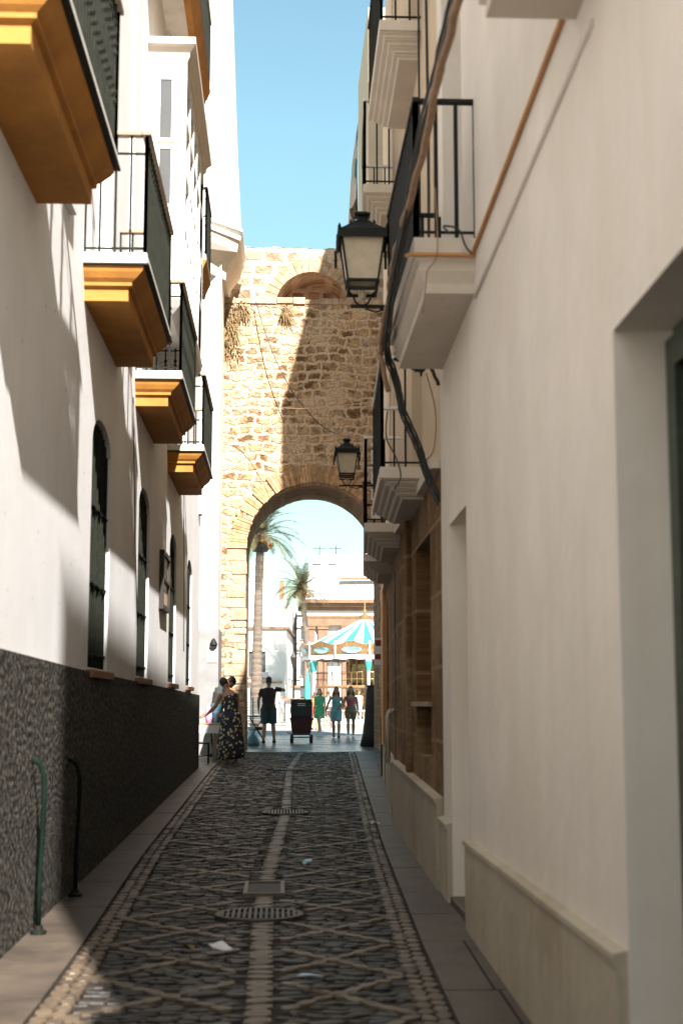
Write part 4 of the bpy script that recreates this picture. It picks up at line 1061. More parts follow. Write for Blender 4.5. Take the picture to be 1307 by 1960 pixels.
def facade(parent, a, b, z0, z1, wins, m, nm='wall'):
    fm = ffm(a, b); L = (Vector((b[0], b[1])) - Vector((a[0], a[1]))).length
    mb = MB(); mb.panel([(0, z0), (L, z0), (L, z1), (0, z1)], [[(w[0], w[2]), (w[1], w[2]), (w[1], w[3]), (w[0], w[3])] for w in wins], fm, .2, .3); mb.build(nm, m, parent)
    for w in wins: window_at(parent, fm, *w)
    return fm
# white block on the left of the square
e = house('apartment_block', (-4, 95, ZG), 'white two storey block with a thin brown cornice left of the leaning palm')
a, b, c = (-14, 90), (.36, 90), (.98, 104)
fm = facade(e, a, b, 0, 6.0, [(12.0, 13.05, 3.0, 4.6), (9, 10, 3.0, 4.6), (12.1, 13.0, .4, 2.3)], M['far_white'])
facade(e, b, c, 0, 5.95, [(4, 5, 3.0, 4.6), (9, 10, 3.0, 4.6)], M['far_white'])
mb = MB(); footprint(mb, [(-14, 90.31), (.2, 90.31), (.6, 103.9), (-14, 104)], 0, 5.9); mb.build('core', M['far_white'], e)
mb = MB(); footprint(mb, [(-14.1, 89.85), (.5, 89.85), (1.12, 104), (-14.1, 104)], 6.001, 6.16); mb.build('cornice', M['tan_stone'], e)
mb = MB(); footprint(mb, [(-14, 90), (.36, 90), (.98, 104), (-14, 104)], 6.161, 7.85); footprint(mb, [(-14, 90.6), (-.62, 90.6), (-.5, 103), (-14, 103)], 7.851, 9.35); footprint(mb, [(-.618, 92), (-.2, 92), (-.2, 96), (-.618, 96)], 7.851, 8.9)
mb.build('attic', M['far_white'], e)
mb = MB()
for x in (-3.4, -2.9, -2.4, -1.9, -1.4, -1.05): mb.box(x, 89.75, 9.9, x + .04, 91.5, 9.94)
mb.box(-3.5, 89.75, 9.86, -1.0, 89.79, 9.9); mb.box(-1.04, 89.75, 9.3, -1.0, 89.79, 9.86); mb.box(-3.5, 91.4, 9.86, -1.0, 91.44, 9.9); mb.box(-1.04, 91.4, 9.36, -1.0, 91.44, 9.86); mb.box(-3.5, 89.8, 9.3, -3.46, 89.84, 9.86)
mb.build('pergola', M['brown_cable'], e)
mb = MB(); mb.box(-.1, 93, 7.851, .2, 93.3, 9.3); mb.build('chimney', M['brick_sill'], e)
mb = MB(); mb.box(-2.1, 89.7, 2.6, .1, 89.99, 2.72); mb.build('balcony', M['tan_stone'], e)
mb = MB(); mb.box(-1.25, 89.75, 2.95, -.75, 89.98, 3.3); mb.build('air_conditioner', M['grey_solar'], e)
# narrow far house
e = house('townhouse', (1.7, 118, ZG), 'narrow distant white house seen between the white block and the brick church')
fm = facade(e, (.9, 118), (3.4, 118), 0, 8.6, [(.75, 1.3, 6.6, 7.7), (.75, 1.3, 3.6, 5.2), (1.6, 2.1, 3.6, 5.2)], M['far_white'])
mb = MB(); mb.box(.85, 117.8, 8.601, 3.45, 118.3, 8.75); mb.box(.9, 117.85, 5.7, 3.4, 117.99, 5.85); mb.build('cornice', M['grey_door'], e)
e = house('townhouse', (1.1, 108, ZG), 'thin slice of a pale house with small dark balconies beside the white block')
mb = MB(); footprint(mb, [(.86, 108), (1.22, 108), (1.3, 113), (.86, 113)], 0, 8.2); mb.build('wall', M['grey_door'], e)
for z in (3.0, 5.0, 6.9):
    mb = MB(); mb.box(1.0, 107.4, z, 1.5, 107.99, z + .08); sl = mb.build('balcony', M['tan_stone'], e)
    mb = MB()
    for k in range(6): mb.box(1.0 + k * .09, 107.42, z + .081, 1.02 + k * .09, 107.44, z + .8)
    mb.box(1.0, 107.41, z + .8, 1.5, 107.45, z + .84); mb.build('railing', M['iron'], sl)
# brick church / theatre
e = house('church', (6, 100, ZG), 'large white and pink brick church with paired pilasters and a deep cornice behind the carousel', 'church')
mb = MB(); mb.box(1.7, 100, 0, 16, 108, 7.4); mb.build('wall', M['far_white'], e)
for x in (1.72, 2.62, 4.3, 5.2, 6.9, 7.8):
    mb = MB(); mb.box(x, 99.7, 0, x + .66, 99.99, 6.5); p = mb.build('pilaster', M['brickpink'], e)
    mb = MB(); mb.box(x - .06, 99.62, 6.501, x + .72, 99.99, 6.68); mb.box(x - .1, 99.58, 6.681, x + .76, 99.99, 6.75); mb.build('capital', M['tan_stone'], p)
mb = MB(); mb.box(1.6, 99.6, 6.76, 16, 99.99, 7.3); mb.box(1.55, 99.55, 7.301, 16, 99.99, 7.45); mb.build('architrave', M['tan_stone'], e)
mb = MB(); mb.box(1.66, 99.65, 7.451, 16, 99.99, 7.8); mb.build('frieze', M['far_white'], e)
mb = MB(); mb.box(1.5, 99.5, 7.801, 16, 99.99, 8.05); mb.box(1.4, 99.2, 8.051, 16, 99.99, 8.3); mb.box(1.3, 98.95, 8.301, 16, 108, 8.55); mb.build('cornice', M['tan_stone'], e)
mb = MB(); mb.add([(1.7, 100.5, 8.551), (16, 100.5, 8.551), (16, 108, 8.551), (1.7, 108, 8.551), (2.1, 103, 12.0), (16, 103, 12.6), (16, 108, 12.6), (2.1, 108, 12.0)], [(3, 2, 1, 0), (4, 5, 6, 7), (0, 1, 5, 4), (1, 2, 6, 5), (2, 3, 7, 6), (3, 0, 4, 7)]); mb.build('upper_block', M['far_white'], e)
mb = MB(); mb.box(4.2, 100.9, 10.1, 16, 101.3, 10.25)
for x in (5.2, 7.0, 8.9): mb.tube([(x, 101.1, 9.3), (x + .25, 100.9, 10.4)], .02, 5)
mb.build('gutter', M['tan_stone'], e)
mb = MB(); mb.add([(2.25, 102.3, 11.35), (2.9, 102.3, 11.35), (3.05, 102.75, 12.02), (2.4, 102.75, 12.0)], [(0, 1, 2, 3)]); mb.add([(3.35, 102.3, 11.35), (4.0, 102.3, 11.35), (4.2, 102.75, 12.02), (3.55, 102.75, 12.0)], [(0, 1, 2, 3)]); mb.build('skylight', M['grey_solar'], e)
mb = MB()
for x in (2.8, 4.0):
    mb.tube([(x, 103.2, 11.9), (x, 103.2, 12.75)], .025, 5); mb.box(x - .5, 103.2, 12.55, x + .4, 103.24, 12.59)
mb.build('antenna', M['iron'], e)
mb = MB(); mb.box(3.35, 99.5, 4.4, 4.3, 99.69, 4.48); mb.ball((3.8, 99.55, 4.75), .33, .1, .16, 10, 6); mb.ball((3.8, 99.55, 5.15), .22, .1, .28, 10, 8); mb.ball((3.5, 99.55, 4.6), .14, .1, .14, 8, 6); mb.ball((4.1, 99.55, 4.6), .14, .1, .14, 8, 6)
mb.build('crest', M['tan_stone'], e)

# ------------------------------------------------------------------ carousel
CC = (4.66, 79.0); CR = 3.45
ca = empty('carousel', (*CC, ZG), 0, 'double decker carousel with an aqua and white striped canopy and gilded painted panels', 'carousel')
def cp_(r, a, z): return (CC[0] + r * math.cos(a), CC[1] + r * math.sin(a), z)
NS = 36
for nm, m, par in (('canopy', M['canvas'], 0), ('canopy_stripe', M['aqua'], 1)):
    mb = MB()
    for k in range(NS):
        if k % 2 != par: continue
        a0 = 2 * math.pi * (k - .5) / NS; a1 = 2 * math.pi * (k + .5) / NS
        ring = [(.22, 6.0), (1.2, 5.48), (2.3, 4.98), (3.3, 4.5)]
        vs = []
        for r_, z in ring: vs += [cp_(r_, a0, z), cp_(r_, a1, z)]
        mb.add(vs, [(2 * i, 2 * i + 1, 2 * i + 3, 2 * i + 2) for i in range(3)])
    mb.build(nm, m, ca)
mb = MB(); mb.lathe((*CC, 0), [(.28, 5.98), (.33, 6.05), (.36, 6.2), (.2, 6.22), (.1, 6.3), (.1, 6.5), (.04, 6.55), (.04, 7.0), (.01, 7.05)], 14); mb.build('finial', M['gold'], ca)
NP = 12
for k in range(NP):
    a0 = 2 * math.pi * (k + .02) / NP; a1 = 2 * math.pi * (k + .98) / NP; n = 10
    mb = MB(); top = []; 
    for i in range(n + 1):
        t = i / n; a = a0 + (a1 - a0) * t; zt = 4.42 + .20 * math.sin(math.pi * t) ** 1.5 + .05 * abs(math.cos(2 * math.pi * t))
        top += [cp_(3.44, a, 3.92), cp_(3.62, a, zt), cp_(3.54, a, zt + .005), cp_(3.36, a, 3.92)]
    mb.add(top, [(4 * i + q, 4 * i + (q + 1) % 4, 4 * i + 4 + (q + 1) % 4, 4 * i + 4 + q) for i in range(n) for q in range(4)] + [(0, 1, 2, 3), tuple(4 * n + q for q in range(4))])
    p = mb.build('rounding_board', M['gold'], ca)
    am = (a0 + a1) / 2
    mb = MB(); nn = 16; vs = []
    for rr_, dz in ((1.0, 0), (1.0, .03)):
        for i in range(nn):
            t = 2 * math.pi * i / nn; a = am + .155 * math.cos(t); z = 4.19 + .165 * math.sin(t); f = (z - 3.92) / .7
            vs.append(cp_(3.455 + .18 * f + dz, a, z))
    mb.add(vs, [tuple(range(nn, 2 * nn))] + [(i, (i + 1) % nn, nn + (i + 1) % nn, nn + i) for i in range(nn)]); mb.build('painted_panel', M['painting'], p)
    mb = MB(); 
    c0 = cp_(3.6, a0, 0); mb.tube([(c0[0], c0[1], 3.9), (c0[0], c0[1], 4.5)], .05, 6); mb.ball((c0[0], c0[1], 4.55), .09, .09, .12, 8, 6); mb.build('finial', M['canvas'], p)
mb = MB(); vs = []; n = 96
for i in range(n):
    a = 2 * math.pi * i / n; d = .06 * abs(math.sin(a * 12)); vs += [cp_(3.45, a, 3.92), cp_(3.5, a, 3.86), cp_(3.5, a, 3.74 - d), cp_(3.44, a, 3.74 - d)]
mb.add(vs, [(4 * i + q, 4 * i + q + 1, 4 * ((i + 1) % n) + q + 1, 4 * ((i + 1) % n) + q) for i in range(n) for q in range(3)]); mb.build('valance', M['canvas'], ca)
mb = MB(); mb.lathe((*CC, 0), [(.6, 3.9), (3.42, 3.9), (3.42, 3.86), (.6, 3.86)], 48); mb.build('ceiling', M['gold'], ca)
mb = MB(); mb.lathe((*CC, 0), [(.5, 2.2), (2.9, 2.2), (2.9, 2.32), (.5, 2.32)], 48); mb.build('upper_deck', M['gold'], ca)
mb = MB(); mb.lathe((*CC, 0), [(.5, .26), (3.5, .26), (3.5, .5), (3.4, .52), (.5, .52)], 48); mb.build('platform', M['canvas'], ca)
mb = MB(); mb.lathe((*CC, 0), [(1.0, .52), (1.05, .7), (.95, .9), (.95, 1.9), (1.1, 2.19), (1.1, 2.33), (.95, 2.5), (.95, 3.5), (1.15, 3.85)], 12); mb.build('centre_column', M['mirror'], ca)
for k in range(12):
    a = 2 * math.pi * k / 12
    mb = MB(); c0 = cp_(1.0, a, 0); mb.box(c0[0] - .04, c0[1] - .04, .55, c0[0] + .04, c0[1] + .04, 3.85, rz=a); mb.build('column_trim', M['gold'], ca)
mb = MB()
for i in range(60):
    a = 2 * math.pi * i / 60; c0 = cp_(2.85, a, 0); mb.box(c0[0] - .012, c0[1] - .012, 2.32, c0[0] + .012, c0[1] + .012, 3.02)
rp_ = [cp_(2.85, 2 * math.pi * i / 48, 3.03) for i in range(49)]; mb.tube(rp_, .022, 5); mb.tube([(x, y, 2.66) for x, y, z in rp_], .014, 5)
mb.build('upper_railing', M['gold'], ca)
for k in range(18):
    a = 2 * math.pi * (k + .3) / 18; r_ = 2.35 + .35 * (k % 2)
    c0 = cp_(r_, a, 0); mb = MB(); mb.tube([(c0[0], c0[1], .52), (c0[0], c0[1], 3.86)], .022, 6); mb.build('pole', M['gold'], ca)
for k in range(6):
    a = math.pi * 1.5 + 2 * math.pi * (k) / 6; c0 = cp_(3.3, a, 0)
    mb = MB(); mb.lathe((c0[0], c0[1], 0), [(.14, .52), (.14, .7), (.08, .8), (.075, 3.0), (.09, 3.1), (.17, 3.55), (.2, 3.74)], 10); mb.build('pillar', M['canvas'], ca)
    mb = MB(); mb.lathe((c0[0], c0[1], 0), [(.1, 3.08), (.19, 3.55), (.19, 3.6), (.1, 3.6)], 10, 1.02, 1.02); mb.build('pillar_capital', M['teal'], ca)
def horse():
    e = LMB(); 
    e.loft([((-.42, 0, .62), .09, .12), ((-.34, 0, .66), .15, .17), ((-.1, 0, .64), .15, .17), ((.2, 0, .66), .15, .18), ((.36, 0, .72), .13, .16), ((.5, 0, .92), .08, .12), ((.58, 0, 1.1), .065, .09), ((.62, 0, 1.16), .06, .07)], side=(0, 1, 0), seg=10)
    e.loft([((.55, 0, 1.2), .06, .06), ((.66, 0, 1.14), .055, .065), ((.82, 0, 1.0), .035, .04)], side=(0, 1, 0), seg=8)
    for sx, sy, kx, hx in ((.3, .08, .5, .38), (.3, -.08, .42, .52), (-.34, .08, -.28, -.46), (-.34, -.08, -.42, -.6)):
        e.loft([((sx, sy, .6), .075, .09), ((kx, sy, .36), .04, .045), ((hx, sy, .12), .025, .028), ((hx + .06, sy, .06), .035, .035)], side=(0, 1, 0), seg=7)
    for sg in (-1, 1): e.loft([((.56, sg * .04, 1.2), .02, .02), ((.57, sg * .05, 1.29), .006, .01)], seg=5)
    e.loft([((-.46, 0, .72), .05, .05), ((-.6, 0, .6), .06, .06), ((-.66, 0, .35), .02, .03)], seg=6)
    return e
for k in range(9):
    a = 2 * math.pi * (k + .3) / 9; r_ = 2.35 if k % 2 else 2.5; zb = .6 + .18 * (k % 3)
    hb = horse(); c0 = cp_(r_, a, zb); h = hb.build('carousel_horse', M['canvas'] if k % 3 else mat('bay_horse', (.3, .13, .06), .4), ca, smooth=True)
    h.location = (c0[0] - CC[0], c0[1] - CC[1], zb - ZG); h.rotation_euler = (0, 0, a + math.pi / 2); h.scale = (1.0, 1.0, 1.0)
    sdl = LMB(); sdl.loft([((-.14, 0, .68), .165, .165), ((.0, 0, .67), .17, .165), ((.14, 0, .68), .165, .17)], side=(0, 1, 0), seg=10); so = sdl.build('saddle', M['teal'] if k % 2 else M['brick_sill'], h)
mb = MB(); n = 64
for i in range(n):
    a = math.pi + math.pi * i / (n - 1); c0 = cp_(3.85, a, 0); mb.box(c0[0] - .02, c0[1] - .02, .25, c0[0] + .02, c0[1] + .02, 1.02)
    if i % 2: mb.ball((c0[0], c0[1], .65), .07, .07, .12, 6, 4)
for z in (.32, .98): mb.tube([cp_(3.85, math.pi + math.pi * i / 32, z) for i in range(33)], .035, 5)
fe = empty('low_fence', (CC[0], CC[1] - 3.8, ZG), 0, 'low white ornamental fence curving round the front of the carousel', 'fence'); mb.build('fence_panel', M['slat_white'], fe)

# ------------------------------------------------------------------ stalls and small things on the square
e = empty('market_stall', (1.0, 73, ZG), 0, 'low white stall with a brown flat roof beside the black cart', 'stall')
mb = MB(); mb.box(.28, 72.6, ZG, 1.75, 73.8, 1.5); mb.build('body', M['slat_white'], e)
mb = MB(); mb.box(.1, 72.4, 1.501, 2.0, 74.0, 1.62); mb.build('roof', M['tan_stone'], e)
mb = MB(); mb.box(.5, 72.56, .9, 1.0, 72.595, 1.2); mb.build('hatch', M['dark_wood'], e)
e = empty('kiosk', (1.6, 78, ZG), 0, 'small brown topped kiosk counter behind the closed teal parasol', 'kiosk')
mb = MB(); mb.box(.75, 86.6, ZG, 1.7, 87.6, 2.3); mb.build('body', M['canvas'], e)
mb = MB(); mb.box(.6, 86.4, 2.301, 1.85, 87.8, 2.42); mb.build('roof', M['brick_sill'], e)
mb = MB(); mb.box(.75, 86.55, 1.2, 1.7, 86.599, 1.3); mb.build('counter', M['tan_stone'], e)
e = empty('parasol', (1.15, 62, ZG), 0, 'closed teal parasol standing behind the black cart', 'parasol')
mb = MB(); mb.tube([(1.17, 62, ZG), (1.17, 62, 2.85)], .02, 6); mb.build('pole', M['slat_white'], e)
mb = MB(); mb.lathe((1.17, 62, 0), [(.10, 1.35), (.12, 1.5), (.13, 2.0), (.08, 2.4), (.03, 2.75), (.01, 2.85)], 10); mb.build('canopy', M['teal'], e)
mb = MB(); mb.lathe((1.17, 62, ZG), [(.25, 0), (.25, .06), (.05, .1)], 12); mb.build('base', M['iron'], e)
e = empty('slatted_screen', (-1.0, 57, ZG), 0, 'low white slatted screen at the foot of the tall palm', 'screen')
mb = MB()
for k in range(9): mb.box(-1.6, 57, .55 + k * .105, -.55, 57.03, .60 + k * .105)
mb.build('slats', M['slat_white'], e)
mb = MB(); mb.box(-.60, 56.97, ZG, -.55, 56.999, 1.6); mb.box(-1.1, 56.97, ZG, -1.05, 56.999, 1.6); mb.build('post', M['tan_stone'], e)
def lamp_post(x, y, h, label):
    e = empty('lamp_post', (x, y, ZG), 0, label, 'street lamp')
    mb = MB(); mb.lathe((x, y, ZG), [(.12, 0), (.12, .3), (.06, .45), (.045, h)], 8); mb.build('pole', M['green_iron'], e)
    mb = MB(); mb.lathe((x, y, ZG + h), [(.08, 0), (.2, .55), (.2, .6), (.05, .85), (.01, .95)], 6); mb.build('lantern', M['dark_wood'], e)
lamp_post(.78, 84, 3.2, 'dark lamp post beside the corner of the white block')

# black trolley with a red bin
e = empty('delivery_cart', (.6, 41.5, ZG), 0, 'black insulated box over a dark red bin on a two wheeled trolley', 'cart')
M['blk'] = mat('black_box', (.02, .02, .022), .6, scale=8); M['redbin'] = mat('dark_red_plastic', (.05, .006, .008), .45)
mb = MB(); mb.box(.30, 41.3, .98, .92, 41.8, 1.46); mb.build('black_box', M['blk'], e, bevel=.03)
mb = MB(); mb.box(.29, 41.29, 1.461, .93, 41.81, 1.50); mb.tube([(.5, 41.5, 1.50), (.53, 41.5, 1.545), (.69, 41.5, 1.545), (.72, 41.5, 1.50)], .012, 6); mb.build('lid', M['blk'], e)
mb = MB(); x0, x1 = .30, .92
mb.add([(.34, 41.33, .54), (.88, 41.33, .54), (.88, 41.77, .54), (.34, 41.77, .54), (.28, 41.28, .979), (.94, 41.28, .979), (.94, 41.82, .979), (.28, 41.82, .979)], [(3, 2, 1, 0), (4, 5, 6, 7), (0, 1, 5, 4), (1, 2, 6, 5), (2, 3, 7, 6), (3, 0, 4, 7)]); mb.box(.265, 41.265, .90, .279, 41.835, .97); mb.box(.941, 41.265, .90, .955, 41.835, .97)
mb.build('red_bin', M['redbin'], e)
mb = MB(); mb.box(.36, 41.3, .48, .86, 41.8, .535); mb.box(.30, 41.32, .40, .92, 41.35, .43); mb.tube([(.36, 41.3, .51), (.2, 41.25, .55)], .014, 6); mb.build('frame', M['blk'], e)
for x in (.31, .86):
    mb = MB(); mb.loft([((x - .02, 41.35, .375), .125, .125), ((x + .075, 41.35, .375), .125, .125)], side=(0, 1, 0), seg=18); w = mb.build('wheel', M['blk'], e)
    mb = MB(); mb.loft([((x - .025, 41.35, .375), .05, .05), ((x + .08, 41.35, .375), .05, .05)], side=(0, 1, 0), seg=12); mb.build('hub', M['steel'], w)
mb = MB()
for j, z in enumerate((1.36, 1.31)):
    for k in range(6): mb.box(.50 + k * .037, 41.292, z, .53 + k * .037, 41.2995, z + .024)
mb.build('lettering', M['paper'], e)
# folding table with goods near the man
e = empty('folding_table', (-.6, 42.6, ZG), 0, 'folding display table with crossed dark legs left of the man in the dark shirt', 'table')
mb = MB(); mb.box(-1.0, 42.3, .98, -.1, 42.9, 1.01); mb.build('tabletop', M['dark_wood'], e)
for y in (42.35, 42.85):
    mb = MB(); mb.tube([(-.95, y, ZG), (-.5, y, .97)], .016, 6); mb.tube([(-.45, y, ZG), (-.9, y, .97)], .016, 6); mb.build('leg', M['iron'], e)
mb = MB(); mb.box(-.92, 42.36, .60, -.45, 42.8, .62); mb.build('shelf', M['dark_wood'], e)
for k, (x, z, mm) in enumerate(((-.85, .621, 'paper'), (-.65, .621, 'steel'), (-.8, .72, 'slat_white'))):
    mb = MB(); mb.box(x - .1, 42.42 + .03 * k, z, x + .12, 42.7, z + .07, rz=.1 * k); tag(mb.build('folded_cloth', M[mm]), ['pale folded cloth on the left of the folding table shelf', 'grey folded cloth on the right of the folding table shelf', 'white folded cloth stacked above the shelf of the folding table'][k], 'cloth')
# black covered stand on the right
e = empty('covered_stand', (2.4, 37.6, ZG), 0, 'tall stand covered in black cloth flaring at the foot against the right arch jamb', 'stand')
mb = MB(); mb.loft([((2.34, 37.5, ZG), .27, .2), ((2.37, 37.5, .6), .22, .16), ((2.39, 37.5, 1.2), .18, .13), ((2.40, 37.5, 1.75), .155, .11), ((2.40, 37.5, 1.8), .12, .09)], side=(1, 0, 0), seg=18); mb.build('cloth_cover', M['blk'], e, smooth=True)
mb = MB(); mb.box(2.26, 37.42, 1.8, 2.54, 37.58, 1.86); mb.build('top_bar', M['blk'], e)
# blue bag
e = empty('bag', (-.72, 38.4, ZG), 0, 'blue grey plastic bag slumped by the left foot of the arch', 'bag')
M['bluebag'] = mat('blue_bag', (.12, .2, .25), .4); mb = MB(); mb.loft([((-.72, 38.4, ZG), .16, .12), ((-.71, 38.4, .36), .18, .13), ((-.73, 38.4, .5), .12, .09), ((-.72, 38.4, .6), .03, .03)], side=(1, 0, 0), seg=12); mb.build('sack', M['bluebag'], e, smooth=True)
mb = MB(); mb.tube([(-.75, 38.4, .57), (-.78, 38.4, .68), (-.7, 38.4, .7), (-.68, 38.4, .57)], .01, 5); mb.build('handle', M['bluebag'], e)

# table, trestle and crate in the side opening
e = empty('display_table', (-1.4, 30, .2), 0, 'white topped table at the end of the left house where two people lean', 'table')
mb = MB(); mb.box(-1.95, 29.6, .945, -1.12, 30.5, .975); mb.build('tabletop', M['wood_deck'], e)
mb = MB(); mb.box(-1.955, 29.585, .78, -1.115, 29.598, .944); mb.box(-1.114, 29.585, .78, -1.10, 30.51, .944); mb.build('cloth_skirt', M['paper'], e)
for x, y in ((-1.9, 29.65), (-1.9, 30.4), (-1.35, 29.65), (-1.2, 30.4)):
    mb = MB(); mb.tube([(x, y, .2), (x - .08 if x > -1.5 else x, y, .94)], .018, 6); mb.build('leg', M['iron'], e)
e = empty('stool', (-1.6, 28.3, .2), 0, 'low dark metal stool in front of the white topped table', 'stool')
mb = MB(); mb.box(-1.85, 28.2, .60, -1.38, 28.5, .63); mb.build('seat', M['iron'], e)
for x in (-1.83, -1.4):
    for y in (28.22, 28.48):
        mb = MB(); mb.tube([(x, y, .19), (x, y, .6)], .013, 6); mb.build('leg', M['iron'], e)
mb = MB(); mb.tube([(-1.83, 28.22, .34), (-1.4, 28.22, .38)], .01, 6); mb.build('stretcher', M['iron'], e)
e = empty('wooden_crate', (-1.2, 29.2, .2), 0, 'upright brown slatted crate under the right end of the white topped table', 'crate')
mb = MB()
for k in range(4): mb.box(-1.33 + k * .085, 29.2, .22, -1.255 + k * .085, 29.22, .78)
mb.box(-1.34, 29.221, .3, -.99, 29.24, .35); mb.box(-1.34, 29.221, .62, -.99, 29.24, .67); mb.build('front_slats', M['rail_wood'], e)
mb = MB(); mb.box(-1.36, 29.241, .2, -1.335, 29.5, .78); mb.box(-1.0, 29.241, .2, -.975, 29.5, .78); mb.box(-1.334, 29.241, .2, -1.001, 29.5, .23); mb.build('side_panel', M['rail_wood'], e)

# ------------------------------------------------------------------ people
def skinm(c): return mat('skin', c, .55, col2=tuple(q * .9 for q in c), scale=6, spec=.4)
SK = skinm((.42, .23, .14)); SKD = skinm((.30, .15, .09)); HAIR = mat('dark_hair', (.015, .01, .008), .5, stretch=(6, 6, 1), scale=10, bump=.5); HAIRB = mat('brown_hair', (.12, .06, .03), .5, stretch=(6, 6, 1), scale=10, bump=.5)
def cloth(name, c, c2=None, sc=6): return mat(name, c, .85, col2=c2 or tuple(q * .75 for q in c), scale=sc, bump=.25, bscale=30)
V = Vector
def joints(**kw):
    J = dict(pelv=(0, 0, .95), chest=(0, 0, 1.27), neck=(0, -.005, 1.47), head=(0, .02, 1.63), hipL=(-.09, 0, .92), hipR=(.09, 0, .92), kneeL=(-.10, .02, .50), kneeR=(.10, .02, .50), ankL=(-.10, -.01, .085), ankR=(.10, -.01, .085),
             shL=(-.18, 0, 1.41), shR=(.18, 0, 1.41), elL=(-.23, -.03, 1.13), elR=(.23, -.03, 1.13), wrL=(-.24, .04, .89), wrR=(.24, .04, .89), dirL=(0, .2, -1), dirR=(0, .2, -1))
    J.update(kw); return {k: V(v) for k, v in J.items()}
def limb(mb, a, b, c, r0, r1, r2, bulge=1.0, seg=10):
    m1 = a.lerp(b, .5); m2 = b.lerp(c, .32)
    mb.loft([(a, r0, r0), (m1, (r0 + r1) / 2 * 1.03, (r0 + r1) / 2 * 1.03), (b, r1, r1), (m2, r1 * bulge, r1 * bulge), (c, r2, r2)], seg=seg)
def remesh(o, v, it=3):
    r_ = o.modifiers.new('remesh', 'REMESH'); r_.mode = 'VOXEL'; r_.voxel_size = v; r_.use_smooth_shade = True
    s_ = o.modifiers.new('smooth', 'SMOOTH'); s_.iterations = it; s_.factor = .5
def torso_rings(J, g, f, lo=-.09):
    p, c, n = J['pelv'], J['chest'], J['neck']; up = (c - p).normalized()
    W = (1.0, .92)[f]; hp = (1.0, 1.05)[f]
    return [(p + up * lo, .12 * hp + g, .10 + g), (p, .158 * hp + g, .112 + g), (p.lerp(c, .35), .135 * W + g, .098 + g), (p.lerp(c, .65), .138 * W + g, .10 + g), (c, .155 * W + g, .112 + g), (c.lerp(n, .45), .165 * W + g, .10 + g), (c.lerp(n, .75), .13 * W + g, .08 + g), (n, .062 + g, .06 + g)]
def side_of(J):
    s_ = J['shR'] - J['shL']; return s_.normalized()
